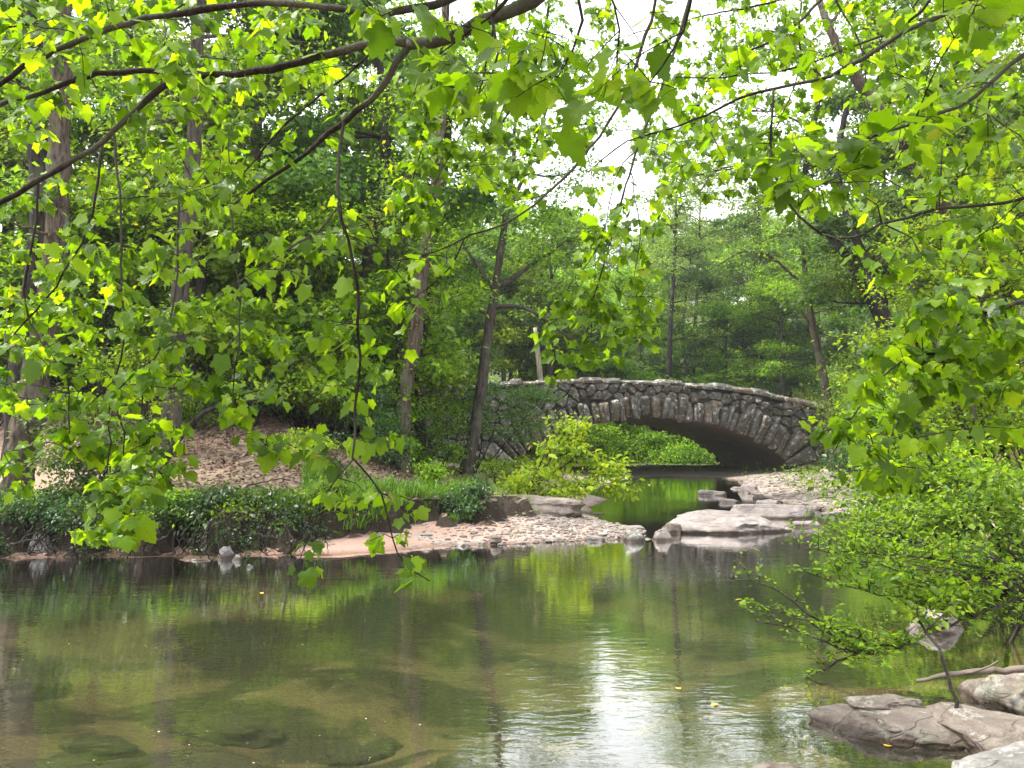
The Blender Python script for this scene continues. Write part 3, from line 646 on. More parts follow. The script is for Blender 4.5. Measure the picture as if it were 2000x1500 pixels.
plant('forked_tree', 'dark forked tree in front of the left end of the bridge', 'tree', s[0],
      [(s, [.25, .21, .19, .17, .16, .12, .085, .06, .04]), (f1, [.10, .05]), (f2, [.12, .05]), (f3, [.07, .03]), (f4, [.08, .03]), (f5, [.08, .03]), (f6, [.07, .03])],
      [bl(1040, 420, 26, (1.4, 1.3, .8), 9), bl(930, 440, 26, (1.1, 1.1, .8), 7), bl(1010, 300, 26, (1.5, 1.4, .9), 9), bl(1070, 250, 26, (1.1, 1, .8), 6), bl(940, 250, 26, (.9, 1, .7), 5),
       bl(1060, 480, 25.6, (1.2, 1.1, .5), 8), bl(880, 545, 26, (1.1, 1.1, .6), 7), bl(1110, 560, 26, (1.0, 1.0, .5), 6), bl(1010, 180, 26, (1.1, 1, .6), 7), bl(1130, 330, 26, (1.1, 1.1, .7), 8), bl(1140, 460, 26, (1, 1, .5), 7), bl(1100, 120, 26, (1.3, 1.2, .8), 8), bl(900, 350, 26, (.8, .9, .6), 7), bl(960, 340, 26, (.9, .9, .7), 8), bl(1080, 380, 26, (1., 1., .7), 8), bl(1040, 60, 26, (1.5, 1.2, .9), 9), bl(1180, 240, 26, (1.1, 1.1, .7), 8), bl(930, 140, 26, (1.0, 1.0, .7), 7)], 'mid', 'grey', .10, nleaf=95, sig=.42, limb_r=.05)
s = ground_base(T3([(1060, 800), (1056, 745), (1050, 690), (1045, 640)], 53))
plant('dead_snag', 'pale bare trunk standing behind the bridge parapet', 'tree', s[0], [(s, [.22, .2, .18, .12])], [], 'mid', 'pale', seg=8)
s = ground_base(T3([(1628, 850), (1620, 800), (1605, 720), (1588, 640), (1575, 550), (1564, 460), (1556, 390)], 38.5))
b1 = T3([(1574, 560), (1540, 530), (1500, 498), (1450, 492), (1400, 520)], 38.5); b2 = T3([(1590, 650), (1570, 615), (1555, 590)], 38.5)
plant('slender_tree', 'slender brown tree leaning at the right end of the bridge', 'tree', s[0], [(s, [.27, .25, .23, .2, .15, .1, .05]), (b1, [.1, .03]), (b2, [.05, .02])],
      [bl(1580, 560, 38.5, (1.6, 1.5, 1), 9), bl(1470, 500, 38.5, (2, 1.6, .7), 10), bl(1540, 450, 38.5, (1.6, 1.4, 1), 7), bl(1660, 600, 38, (1.6, 1.4, .8), 8)], 'mid', 'brown', .13, nleaf=70, sig=.5)
s = ground_base(T3([(1760, 760), (1712, 610), (1660, 512), (1606, 438), (1570, 370), (1590, 250), (1600, 150), (1560, 80), (1500, 60)], 34))
b1 = T3([(1596, 190), (1585, 100), (1560, 50), (1565, 0), (1540, -60)], 34); b2 = T3([(1590, 165), (1530, 90), (1480, 62)], 34)
plant('leaning_tree', 'first of two dark leaning trees right of the bridge with airy crooked top', 'tree', s[0], [(s, [.28, .25, .23, .2, .17, .13, .1, .07, .04]), (b1, [.09, .02]), (b2, [.08, .02])],
      [bl(1480, 60, 34, (2.3, 2, 1.3), 17), bl(1400, 130, 34, (1.9, 1.7, 1.3), 15), bl(1550, -30, 34, (2.2, 1.7, 1.2), 14), bl(1430, 230, 34, (2, 1.7, 1.2), 15), bl(1520, 280, 34, (1.8, 1.6, 1.1), 12), bl(1620, 60, 34, (1.5, 1.5, 1), 9), bl(1370, 340, 34, (1.7, 1.5, 1.1), 13), bl(1480, 400, 34, (1.6, 1.5, .8), 9), bl(1590, 340, 34, (1.3, 1.5, .8), 6), bl(1400, -60, 34, (2.2, 1.7, 1.2), 12)], 'far', 'dark', .12, nleaf=80, sig=.55)
s = ground_base(T3([(1790, 760), (1722, 600), (1690, 510), (1658, 430), (1635, 330), (1650, 230), (1685, 120), (1700, 0), (1710, -120)], 33))
plant('leaning_tree', 'second leaning tree close behind and right of the crooked-topped one', 'tree', s[0], [(s, [.26, .23, .2, .18, .15, .12, .09, .06])],
      [bl(1720, 60, 33, (2, 2, 1.2), 14), bl(1760, 200, 33, (1.8, 1.8, 1), 12), bl(1700, 480, 33.5, (1.5, 1.5, .9), 10), bl(1640, 540, 34, (1.3, 1.3, .8), 8), bl(1780, 420, 33, (1.8, 1.8, 1.1), 12)], 'mid', 'dark', .13, nleaf=80, sig=.5)
s = ground_base(T3([(2010, 760), (1940, 600), (1870, 440), (1812, 350), (1768, 282), (1700, 190), (1640, 100), (1600, 0)], 22))
plant('leaning_tree', 'thick ridged trunk slanting to the upper left above the right bank', 'tree', s[0], [(s, [.36, .33, .3, .28, .25, .2, .14, .09])],
      [bl(1840, 230, 21, (1.8, 1.6, .9), 14), bl(1930, 330, 21, (1.8, 1.6, 1.0), 14), bl(1950, 120, 21, (1.8, 1.6, 1.0), 14), bl(1800, 60, 21, (1.7, 1.6, .9), 13), bl(1980, 480, 21, (1.6, 1.6, 1), 12), bl(1900, -80, 21, (2, 1.8, 1), 14)], 'bright', 'brown', .12, nleaf=90, sig=.42, lump=.08, step=.2)
# right bank leafy mass
for lab, xb, yb, Yd, bls, lf in [
    ('tall bright green thicket tree at the right edge behind the hanging maple leaves', 1990, 1000, 13.5, [(1780, 560, .7, 10), (1740, 660, .7, 11), (1720, 760, .6, 10), (1800, 470, .7, 10), (1900, 480, .9, 14), (1990, 560, 1.0, 16), (1860, 590, .8, 12), (1950, 700, 1.0, 16), (1820, 700, .8, 11), (1990, 820, 1.0, 14), (1880, 820, .9, 14), (2040, 400, 1.1, 14)], 'bright'),
    ('low spreading bush arching from the right bank over the gravel bar', 1960, 1040, 12, [(1760, 800, .7, 10), (1830, 900, .8, 12), (1740, 930, .6, 9), (1900, 940, .8, 12), (1700, 980, .45, 6), (1990, 950, .8, 11), (1800, 1000, .6, 8)], 'bright'),
    ('dark tangled bush low over the water under the right bank thicket', 2060, 1090, 10.5, [(1800, 1010, .6, 8), (1900, 1030, .7, 10), (1700, 1040, .5, 7), (1990, 1060, .7, 10), (1860, 960, .6, 9), (1940, 980, .7, 9)], 'mid')]:
    b = W(xb, yb, Yd); b[2] = hz(b[0], b[1]) - .05; b = np.array(b)
    c0 = W(xb - 60, yb - 250, Yd)
    st = [([b, b + (c0 - b) * .5 + [.1, 0, .1], c0], [.07, .05, .02])]
    for (ax, ay, r, n) in bls[::2]:
        q = W(ax, ay, Yd - .3); st.append(([b, (b + q) / 2 + [0, .1, .25], q], [.045, .03, .012]))
    plant('thicket_shrub' if 'tree' not in lab else 'thicket_tree', lab, 'shrub' if 'tree' not in lab else 'tree', b, st, [bl(ax, ay, Yd + U(-.6, .6), (r, r, r * .6), n) for ax, ay, r, n in bls], lf, 'dark', .072, nleaf=105, sig=.21, flat=.5, T=LT4, seg=6, wood='stems', crown='foliage', limb_r=.03)

# shrubs of the left bank
def shrub(lab, px_, py_, Yd, bls, lf, ls=.08, nleaf=70, sig=.2, flat=.5, name='shrub', T=LT2, bark='dark', cat='shrub', droop=.3, group=None):
    b = W(px_, py_, Yd); b[2] = hz(b[0], b[1]) - .05
    st = []
    for (ax, ay, dd, r, n) in bls[:6]:
        q = W(ax, ay, Yd + dd); st.append(([b + rng.normal(0, .05, 3), (b + q) / 2 + rng.normal(0, .12, 3), q], [.035, .02, .008]))
    return plant(name, lab, cat, b, st, [bl(ax, ay, Yd + dd, (r, r, r * .6), n) for ax, ay, dd, r, n in bls], lf, bark, ls, nleaf=nleaf, sig=sig, flat=flat, T=T, seg=5, wood='stems', crown='foliage', limb_r=.02, droop=droop, group=group)
shrub('pale green shrub at the top of the left bank beside the shaggy tree', 190, 960, 14.6, [(130, 900, 0, .55, 14), (210, 850, .2, .6, 15), (260, 910, 0, .5, 12), (170, 960, -.2, .5, 12), (240, 980, -.2, .45, 10), (110, 830, .5, .5, 10), (290, 850, .4, .45, 8)], 'cool', .085, 60)
shrub('yellow-green bush behind the litter slope left of the vine-clad tree', 640, 850, 22.5, [(600, 720, 0, .8, 12), (680, 710, .3, .8, 12), (640, 770, 0, .8, 12), (560, 760, -.4, .6, 8), (720, 760, .3, .6, 8)], 'yellow', .09, 65, .24, .35)
shrub('small yellow-green bush at the foot of the litter slope', 600, 905, 18.8, [(560, 865, 0, .4, 8), (620, 875, 0, .45, 9), (590, 850, .2, .4, 7)], 'yellow', .075, 55, .16, .4)
shrub('dark bush between the litter slope and the vine-clad tree', 700, 910, 20.5, [(690, 860, 0, .6, 10), (740, 820, .3, .7, 12), (670, 900, 0, .45, 8), (760, 880, 0, .6, 10), (720, 770, .8, .7, 10)], 'dark', .08, 70)
shrub('dark bush at the foot of the wing wall left of the bridge', 850, 900, 25, [(830, 850, 0, .7, 10), (870, 820, .3, .8, 11), (820, 900, -.4, .5, 8), (880, 880, 0, .6, 8), (810, 790, .5, .7, 9)], 'mid', .09, 70)
shrub('fine-leaved grey-green tree spraying across the left bridge end', 930, 900, 28, [(900, 770, 0, 1.0, 12), (980, 780, -.3, 1.1, 14), (1040, 800, -.4, .9, 10), (940, 830, 0, .9, 11), (1010, 840, -.3, .8, 9), (880, 730, .4, .9, 9), (1060, 770, 0, .6, 5)], 'cool', .080, 130, .34, .24, name='spray_tree', cat='tree')
shrub('yellow-green sapling leaning out over the upper pool', 1015, 985, 21, [(1070, 870, 0, .45, 7), (1110, 830, .2, .35, 5), (1130, 890, 0, .5, 8), (1060, 930, 0, .55, 9), (1180, 920, 0, .45, 7), (1150, 950, -.2, .5, 8), (1215, 950, 0, .28, 4), (1010, 945, 0, .5, 8), (1100, 960, -.3, .5, 8), (1200, 915, 0, .3, 4), (1115, 860, .2, .35, 4)], 'yellow', .12, 40, .20, .5, name='leaning_sapling', T=LT4, cat='tree', droop=.5)
shrub('bright bush seen under the left half of the arch', 1240, 905, 55, [(1200, 870, 0, 1.3, 12), (1260, 855, .5, 1.3, 12), (1230, 895, -.3, 1.2, 10), (1300, 880, 0, 1.1, 10), (1180, 900, 0, 1.1, 9), (1300, 850, 1, 1.2, 9)], 'bright', .16, 70, .5)
shrub('rounded bush seen under the middle of the arch', 1340, 912, 53, [(1330, 885, 0, 1.1, 12), (1370, 895, 0, 1.0, 10), (1300, 900, 0, .9, 9), (1350, 865, .5, .9, 8)], 'bright', .15, 70, .45)
shrub('dark bush beyond the arch in the shade of the barrel', 1430, 915, 56, [(1420, 880, 0, 1.5, 12), (1470, 880, 0, 1.5, 12), (1400, 850, 1, 1.4, 9), (1500, 900, 0, 1.3, 9)], 'mid', .16, 60, .5)
for k, (px_, py_, Yd, r, lf, lab) in enumerate([
    (40, 1010, 14.1, .55, 'dark', 'dark ivy-like bush hanging over the bank edge at the far left'),
    (130, 1030, 13.9, .45, 'dark', 'dark leafy clump over the pale pointed rock'),
    (330, 1000, 14.2, .42, 'mid', 'leafy clump on the bank edge under the bent sapling'),
    (410, 1005, 14.1, .42, 'dark', 'dark leafy clump above the exposed roots'),
    (490, 1000, 14.4, .42, 'cool', 'grey-green clump at the middle of the bank edge'),
    (560, 1005, 14.6, .38, 'mid', 'low clump where the bank edge meets the pink sandbar'),
    (630, 985, 15.0, .38, 'mid', 'green clump left of the grass tussocks'),
    (850, 950, 18.4, .4, 'bright', 'weedy clump between the grass and the dirt path'),
    (975, 935, 22.0, .5, 'bright', 'weedy clump behind the undercut slab'),
    (900, 985, 16.8, .35, 'dark', 'dark weeds at the left end of the undercut slab')]):
    bs = [(px_ + U(-30, 30), py_ - 12 + U(-22, 22), U(-.2, .3), r * U(.6, 1), 7) for _ in range(4)]
    shrub(lab, px_, py_ - 10, Yd, bs, lf, .07, 60, .13, .6, name='bank_shrub', droop=.7)
shrub('bushy undergrowth beside the right bridge end', 1680, 860, 33, [(1650, 800, 0, 1.0, 12), (1700, 760, .3, 1.2, 14), (1730, 830, 0, 1.1, 12), (1660, 720, 1, 1.1, 11), (1770, 740, 0, 1.3, 14), (1680, 870, -.5, .8, 8), (1740, 660, 1, 1.2, 12)], 'mid', .11, 80, .35)

# shrub over the water at lower right, rooted by the bank
def twig_leaves(mbl, p, size, every, T, side=.5, up=.8):
    L = np.concatenate([[0], np.cumsum(np.linalg.norm(np.diff(p, axis=0), axis=1))]); n = max(2, int(L[-1] / every))
    q = np.stack([np.interp(np.linspace(.1, 1, n) * L[-1], L, p[:, k]) for k in range(3)], 1)
    d = np.gradient(q, axis=0); d /= np.linalg.norm(d, axis=1)[:, None] + 1e-9
    sd = np.cross(d, [0, 0, 1]); sd *= np.where(np.arange(n) % 2, 1, -1)[:, None]
    tip = d * .6 + sd * .9 + rng.normal(0, .3, (n, 3)); nor = rng.normal(0, .4, (n, 3)); nor[:, 2] += up
    leaves(mbl, q, tip, nor, size * np.exp(rng.normal(0, .25, n)), T)
def over_water(mbw, mbl):
    lines = [[(2040, 1150, 7.4), (1900, 1205, 7.2), (1790, 1248, 7.0), (1700, 1262, 6.9), (1620, 1240, 6.8), (1560, 1205, 6.8), (1500, 1195, 6.8)],
             [(1790, 1248, 7.0), (1740, 1275, 6.9), (1660, 1272, 6.8), (1600, 1250, 6.7), (1540, 1225, 6.7), (1480, 1215, 6.7)],
             [(1700, 1262, 6.9), (1600, 1215, 6.8), (1530, 1160, 6.8), (1465, 1130, 6.8), (1430, 1132, 6.8)],
             [(1680, 1272, 6.8), (1600, 1312, 6.7), (1540, 1335, 6.7)],
             [(2040, 1150, 7.4), (1920, 1110, 7.4), (1800, 1090, 7.3), (1690, 1080, 7.2), (1600, 1075, 7.2), (1560, 1070, 7.2)],
             [(2060, 1230, 7.6), (1930, 1210, 7.5), (1800, 1180, 7.3), (1680, 1150, 7.2), (1580, 1120, 7.1)],
             [(1900, 1205, 7.2), (1830, 1150, 7.1), (1740, 1110, 7.1), (1650, 1100, 7.0)]]
    ends = []
    for ln in lines:
        p, r = smooth_path([W(*q) for q in ln], [.013, .004], .1, .010); tube(mbw, p, r, 5); ends.append(p)
    A = np.concatenate(ends)
    for k in range(480):
        a = A[rng.integers(0, len(A))]
        pxr = 1000 + FPX * a[0] / a[1]
        if pxr < 1640 and rng.random() < .62: continue
        if pxr > 1700 and rng.random() < .1: continue
        d = np.array([U(-.35, .15), U(-.4, .3), U(-.02, .26)]) * U(.6, 1.5)
        p = np.array([a, a + d * .5 + [0, 0, .03], a + d]); tube(mbw, p, np.array([.004, .003, .002]), 4); pp, _ = smooth_path(p, [.1, .1], .04)
        twig_leaves(mbl, pp, .05 if pxr > 1560 else .042, .034, LT4)
b = np.array([4.9, 7.9, 0.]); b[2] = hz(b[0], b[1])
plant('overhanging_shrub', 'bright green shrub reaching low over the water at lower right', 'shrub', b, [([b, b + [.05, 0, .3], W(2040, 1150, 7.4)], [.03, .022, .016])], 
      [bl(1850, 1080, 7.3, (.4, .35, .12), 8), bl(1950, 1130, 7.3, (.35, .35, .15), 7), bl(1750, 1130, 7.2, (.4, .35, .12), 7), bl(1680, 1095, 7.2, (.3, .3, .12), 5), bl(1890, 1160, 7.1, (.3, .3, .1), 5)], 'bright', 'grey', .052, nleaf=30, sig=.12, flat=.55, T=LT4, seg=6, wood='stems', crown='foliage', limb_r=.012, extra=over_water)
p = [W(1868, 1440, 5.35), W(1858, 1370, 5.45), W(1848, 1320, 5.6), W(1825, 1265, 5.75), W(1805, 1235, 5.85), W(1790, 1190, 5.95)]
plant('thin_sapling', 'thin bare sapling stem rising between the lower right rocks', 'tree', p[0], [(p, [.013, .009]), ([p[-2], W(1840, 1205, 5.9), W(1880, 1190, 5.9)], [.006, .003])],
      [bl(1800, 1190, 5.9, (.12, .12, .06), 4), bl(1850, 1180, 5.9, (.12, .12, .05), 4)], 'bright', 'twig', .05, nleaf=14, sig=.07, T=LT4, seg=6, wood='stem', crown='leaves', limb_r=.005, step=.08)
mb = MB()
for ln, r in (([(1790, 1330, 5.9), (1850, 1316, 5.85), (1930, 1312, 5.8), (2030, 1305, 5.8)], [.012, .03]), ([(1880, 1316, 5.83), (1920, 1306, 5.75), (1950, 1290, 5.7)], [.012, .005])):
    p, rr = smooth_path([W(*q) for q in ln], r, .06, .006); tube(mb, p, rr, 7, .08)
tag(mb.build('fallen_branch', M_drift), 'bleached dead branch lying across the big brown boulder', 'branch')
# exposed roots on the cut bank
mb = MB()
for k in range(140):
    x0_ = U(20, 600); a = G(x0_, 1040 + U(-25, 20), .45); a[1] += .1; e = G(x0_ + U(-60, 60), 1082, .03)
    p, rr = smooth_path([a + [0, .1, U(0, .25)], (a + e) / 2 + rng.normal(0, .08, 3) - [0, .12, 0], e + [0, U(-.15, .1), 0]], [U(.008, .02), .004], .1, .015); tube(mb, p, rr, 4)
tag(mb.build('exposed_roots', B_['twig']), 'tangle of dark roots hanging from the undercut left bank', 'roots', kind='stuff')
# grass tussocks
def grass(name, label, P, L, n, mat, kind='stuff'):
    mb = MB(); N = len(P) * n; base = np.repeat(P, n, 0) + rng.normal(0, .06, (N, 3)) * [1, 1, 0]
    a = U(0, 2 * np.pi, N); L_k = L * np.exp(rng.normal(0, .3, N)); dr = np.stack([np.cos(a), np.sin(a), 0 * a], 1); w_ = np.stack([-np.sin(a), np.cos(a), 0 * a], 1) * .006
    arch = U(.4, 1.0, N)[:, None]; rows = []
    for k, t_ in enumerate((0, .35, .7, 1.0)):
        c_ = base + L_k[:, None] * (dr * arch * t_ ** 1.6 * .75 + np.array([0, 0, 1]) * (t_ * .95 - arch * .62 * t_ ** 2.4))
        ww = w_ * (1.0, .9, .6, .05)[k] * (L_k[:, None] / .35); rows += [c_ - ww, c_ + ww]
    v = np.stack(rows, 1); f = np.array([[0, 1, 3, 2], [2, 3, 5, 4], [4, 5, 7, 6]])
    mb.add(v.reshape(-1, 3), [(f[None] + (np.arange(N) * 8)[:, None, None]).reshape(-1, 4)])
    return tag(mb.build(name, mat), label, 'grass', kind=kind)
def on_ground(px0, px1, Y0, Y1, n, cond=None):
    yy = U(Y0, Y1, n); pp = U(px0, px1, n); x = (pp - 1000) / FPX * yy; h = height(x, yy); sdv = sdist(x, yy)
    k = (sdv > .1) if cond is None else cond(x, yy, h, sdv); return np.stack([x[k], yy[k], h[k]], 1)
P = on_ground(600, 940, 14.5, 18.5, 620, lambda x, y, h, s: (h > .24) & (wob(x, y, 1.3, 2) > -.8))
grass('tall_grass', 'long arching grass spilling over the bank edge above the sandbar', P, .30, 30, L_['grass'])
P = on_ground(880, 1180, 18, 24, 260, lambda x, y, h, s: (h > .28)); P2 = on_ground(330, 660, 14.4, 15.3, 120, lambda x, y, h, s: (h > .5) & (wob(x, y, 2., 1) > 0))
grass('low_grass', 'short grass and weeds along the path and behind the slab', np.vstack([P, P2]), .2, 22, L_['grass'])
# ground cover leaves and leaf litter
mb = MB(); P = on_ground(-60, 640, 13.6, 15.4, 1500, lambda x, y, h, s: (s > .05) & (h > .35)); foliage(mb, P + [0, 0, .05], 9, .09, .06, LT2, flat=.8, up=.7)
P = on_ground(-60, 640, 13.3, 15.0, 1900, lambda x, y, h, s: (h > .05) & (h < .95)); P = P[wob(P[:, 0], P[:, 1] + P[:, 2] * 2, 2.3, 7) > 0.]; mbf = MB(); foliage(mbf, P + np.column_stack([0 * P[:, 0], U(-.30, .0, len(P)), U(-.02, .16, len(P))]), 12, .10, .06, LT4, flat=1.0, up=.4, droop=.8)
tag(mbf.build('ivy', L_['dark'], smooth=False), 'ivy and creepers hanging down the cut left bank', 'ivy', kind='stuff')
P = on_ground(640, 1250, 15, 26, 1500, lambda x, y, h, s: (h > .42) & (wob(x, y, .9, 5) > .1)); foliage(mb, P + [0, 0, .05], 10, .12, .06, LT2, flat=.8, up=.8)
P = on_ground(1550, 2300, 8, 40, 1500, lambda x, y, h, s: (s > .8)); foliage(mb, P + [0, 0, .08], 14, .25, .09, LT2, flat=.8, up=.8)
P = on_ground(-500, 2400, 24, 75, 3600, lambda x, y, h, s: (s > 1.5) & (wob(x, y, .5, 5) > -.3)); foliage(mb, P + [0, 0, .12], 12, .35, .15, LT2, flat=.6, up=.8)
tag(mb.build('ground_cover', L_['mid'], smooth=False), 'ivy and low leafy weeds covering both banks and the forest floor', 'ground cover', kind='stuff')
m, t, out = newmat('dead_leaves'); N = N_(t)
cc = N.ramp(N('NewGeometry').outputs['Random Per Island'], [(0, (.045, .028, .02)), (.35, (.12, .07, .048)), (.7, (.20, .13, .095)), (1, (.32, .23, .175))])
p = N('BsdfPrincipled', {'Base Color': cc, 'Roughness': .8}); t.links.new(p.outputs[0], out.inputs[0])
mb = MB(); P = on_ground(150, 920, 14.8, 30, 20000, lambda x, y, h, s: (h > .7)); P[:, 2] += U(.02, .07, len(P))
N_l = len(P); nor = rng.normal(0, .45, (N_l, 3)); nor[:, 2] += 1; leaves(mb, P, rng.normal(0, 1, (N_l, 3)) * [1, 1, .25], nor, U(.06, .13, N_l), LT4)
tag(mb.build('leaf_litter', m, smooth=False), 'brown fallen leaves covering the slope above the dirt path', 'leaf litter', kind='stuff')
# sticks on the litter slope
for k, (a, b2_, lab) in enumerate([((480, 952), (600, 948), 'long dead stick lying across the dirt path'), ((470, 880), (420, 800), 'crooked dead branch standing out of the litter slope'), ((640, 905), (700, 925), 'dark log lying at the edge of the dark bush')]):
    def gp(q):
        for Yt in np.linspace(14.5, 30, 160):
            w_ = W(q[0], q[1], Yt)
            if hz(w_[0], w_[1]) >= w_[2]: return w_ + [0, 0, .03]
        return W(q[0], q[1], 18)
    A, B = gp(a), gp(b2_); mb = MB(); p, rr = smooth_path([A, (A + B) / 2 + rng.normal(0, .08, 3) + [0, 0, .05], B], [[.02, .01], [.03, .012], [.07, .05]][k], .1, .01); tube(mb, p, rr, 6, .08)
    tag(mb.build('dead_stick' if k < 2 else 'fallen_log', B_['grey']), lab, 'stick' if k < 2 else 'log')
# floating leaves
m, t, out = newmat('fallen_yellow_leaf'); N = N_(t); p = N('BsdfPrincipled', {'Base Color': (.55, .38, .04, 1), 'Roughness': .5}); t.links.new(p.outputs[0], out.inputs[0])
for k, (px_, py_, s_, lab) in enumerate([(1402, 1375, .07, 'yellow leaf floating right of the sky reflection'), (1325, 1345, .055, 'yellow leaf floating left of the other near the sky glints'), (1730, 1456, .06, 'yellow leaf floating at the foot of the cracked flat rock'), (510, 1157, .05, 'yellow leaf floating on the brown water at left')]):
    a = G(px_, py_, .006); mb = MB(); leaves(mb, a[None], np.array([[U(-1, 1), U(-1, 1), 0]]), np.array([[0, 0, 1.]]), np.array([s_]), LTM, cj=.1)
    tag(mb.build('floating_leaf', m), lab, 'leaf')
mb = MB(); px_ = U(0, 1900, 420); py_ = 1095 + 400 * U(0, 1, 420) ** 1.5; P = np.array([G(a, b, .004) for a, b in zip(px_, py_)])
k = (sdist(P[:, 0], P[:, 1]) < -.1); P = P[k]; leaves(mb, P, rng.normal(0, 1, (len(P), 3)) * [1, 1, 0], np.tile([[0, 0, 1.]], (len(P), 1)), np.exp(rng.normal(-4.6, .45, len(P))), LT2)
tag(mb.build('floating_debris', plain('debris', (.16, .11, .05), (.5, .42, .25), 9), smooth=False), 'specks of leaf litter and petals drifting on the water', 'debris', kind='stuff')

# ------------------------------------------------------------------ woods: prototypes, then copies
def proto_tree(h, spread, nb, leaf, bark, lean=.03):
    b = np.zeros(3); top = np.array([U(-lean, lean) * h, U(-lean, lean) * h, h * .9]); p = [b, top * .3 + rng.normal(0, .1, 3), top * .6 + rng.normal(0, .2, 3), top]
    bls = []
    for k in range(nb):
        t_ = U(.22 if h < 12 else .40, 1.0) ** .9; a = U(0, 2 * np.pi); rr = spread * (1 - .55 * max(0, t_ - .35)) * U(.25, .95)
        bls.append((np.array([math.cos(a) * rr, math.sin(a) * rr, h * t_]) + top * t_ * [1, 1, 0], (U(.9, 1.5), U(.9, 1.5), U(.5, .8)), 9))
    return plant('tree', None, None, b, [(p, [.24, .2, .15, .05])], bls, leaf, bark, .19, nleaf=70, sig=.42, flat=.34, twig_n=2, step=.8, seg=7)
protos = [proto_tree(17, 4.0, 24, 'mid', 'grey'), proto_tree(19, 3.6, 24, 'far', 'brown'), proto_tree(15, 4.2, 22, 'bright', 'brown'), proto_tree(18, 4.4, 24, 'cool', 'dark'), proto_tree(9, 2.6, 18, 'bright', 'dark'), proto_tree(8, 2.8, 18, 'bright', 'dark'), proto_tree(7, 2.5, 16, 'mid', 'dark')]
def airy_tree(h, leaf):
    b = np.zeros(3); top = np.array([U(-1, 1), U(-1, 1), h * .92]); p = [b, top * .35 + [.3, 0, 0], top * .7, top]; bls = []
    for k in range(32):
        t_ = U(.38, 1.0); a = U(0, 6.28); rr = 4.6 * U(.2, 1) * (1.1 - .4 * t_); bls.append((np.array([math.cos(a) * rr, math.sin(a) * rr, h * t_]) + top * t_ * [1, 1, 0], (1.5, 1.5, .7), 8))
    return plant('airy_tree', None, None, b, [(p, [.26, .2, .13, .04])], bls, leaf, 'dark', .17, nleaf=48, sig=.55, flat=.4, step=.6, seg=7, limb_r=.07)
airy = [airy_tree(25, 'mid'), airy_tree(27, 'far')]
def proto_bush(leaf, h=2.4):
    b = np.zeros(3); st = []; bls = []
    for k in range(6):
        a = U(0, 6.28); q = np.array([math.cos(a) * U(.3, 1.3), math.sin(a) * U(.3, 1.3), h * U(.3, .95)]); st.append(([b, q * .5, q], [.03, .01])); bls.append((q, (.6, .6, .35), 8))
    return plant('undergrowth_shrub', None, None, b, st, bls, leaf, 'dark', .12, nleaf=52, sig=.28, wood='stems', crown='foliage', seg=4, step=.5, twig_n=0)
bushes = [proto_bush('mid'), proto_bush('bright', 3.0), proto_bush('dark', 2.0), proto_bush('bright', 3.4)]
used = {}
def put(src, x, y, label, cat, group, sc_=1.0):
    z = hz(x, y) - .1
    if src.name not in used: o = src; used[src.name] = 1
    else:
        o = src.copy(); sc.collection.objects.link(o)
        for ch in src.children:
            q = ch.copy(); sc.collection.objects.link(q); q.parent = o; q.matrix_parent_inverse = ch.matrix_parent_inverse
    o.location = (x, y, z); o.rotation_euler = (0, 0, U(0, 6.28)); o.scale = (sc_, sc_, sc_ * U(.9, 1.1)); tag(o, label, cat, group); return o
placed = []
def ok(x, y, dmin):
    for a, b in placed:
        if (a - x) ** 2 + (b - y) ** 2 < dmin * dmin: return False
    return True
def scatter(n, f, dmin, src, lab, cat, grp, smin=.8, smax=1.15):
    k = 0; tries = 0
    while k < n and tries < 4000:
        tries += 1; x, y = f()
        if not ok(x, y, dmin): continue
        dx, dy = x - BX, y - BY; s_ = dx * cB + dy * sB; o_ = -dx * sB + dy * cB
        if -1.5 < o_ < BW + 1.5: continue
        if abs(s_) < BS + 1 and -22 < o_ < 18 and cat == 'tree': continue
        if float(sdist(np.array([x]), np.array([y]))[0]) < 1.2: continue
        put(src[int(rng.integers(0, len(src)))], x, y, lab, cat, grp, U(smin, smax)); placed.append((x, y)); k += 1
def polar(p0, p1, y0, y1):
    def f():
        y = math.sqrt(U(y0 * y0, y1 * y1)); return (U(p0, p1) - 1000) / FPX * y, y
    return f
scatter(14, polar(-350, 760, 25, 38), 3.2, protos[:4], 'leafy tree in the dense woods above the left bank', 'tree', 'trees in the woods above the left bank')
scatter(30, polar(-400, 900, 38, 75), 3.8, protos[:4], 'distant leafy tree deep in the woods on the left', 'tree', 'far trees deep in the left woods')
scatter(24, polar(-200, 780, 23, 45), 2.0, protos[4:], 'small understory tree among the left bank woods', 'tree', 'understory trees of the left woods', .6, 1.0)
scatter(20, polar(380, 790, 23.5, 33), 1.6, protos[4:6], 'bright small tree near the front edge of the left woods', 'tree', 'bright small trees at the edge of the left woods', .5, .8)
scatter(12, polar(760, 1075, 50, 75), 2.8, protos[:4], 'leafy tree behind the left end of the bridge', 'tree', 'trees behind the left end of the bridge', .9, 1.15)
for px_, Yd, k_, sc2 in ((1150, 60, 2, .85), (1190, 66, 1, .72), (1105, 64, 0, .8)):
    put(protos[k_], (px_ - 1000) / FPX * Yd, Yd, 'leafy tree behind the middle of the bridge parapet', 'tree', 'trees behind the middle of the bridge', sc2); placed.append(((px_ - 1000) / FPX * Yd, Yd))
scatter(3, polar(1000, 1600, 56, 74), 3.6, airy, 'very tall thin-leaved tree rising behind the bridge into the sky gap', 'tree', 'tall airy trees behind the bridge', .9, 1.1)
scatter(6, polar(1250, 1560, 58, 72), 3.0, protos[:4], 'tall leafy tree standing close behind the bridge', 'tree', 'tall trees close behind the bridge', .9, 1.25)
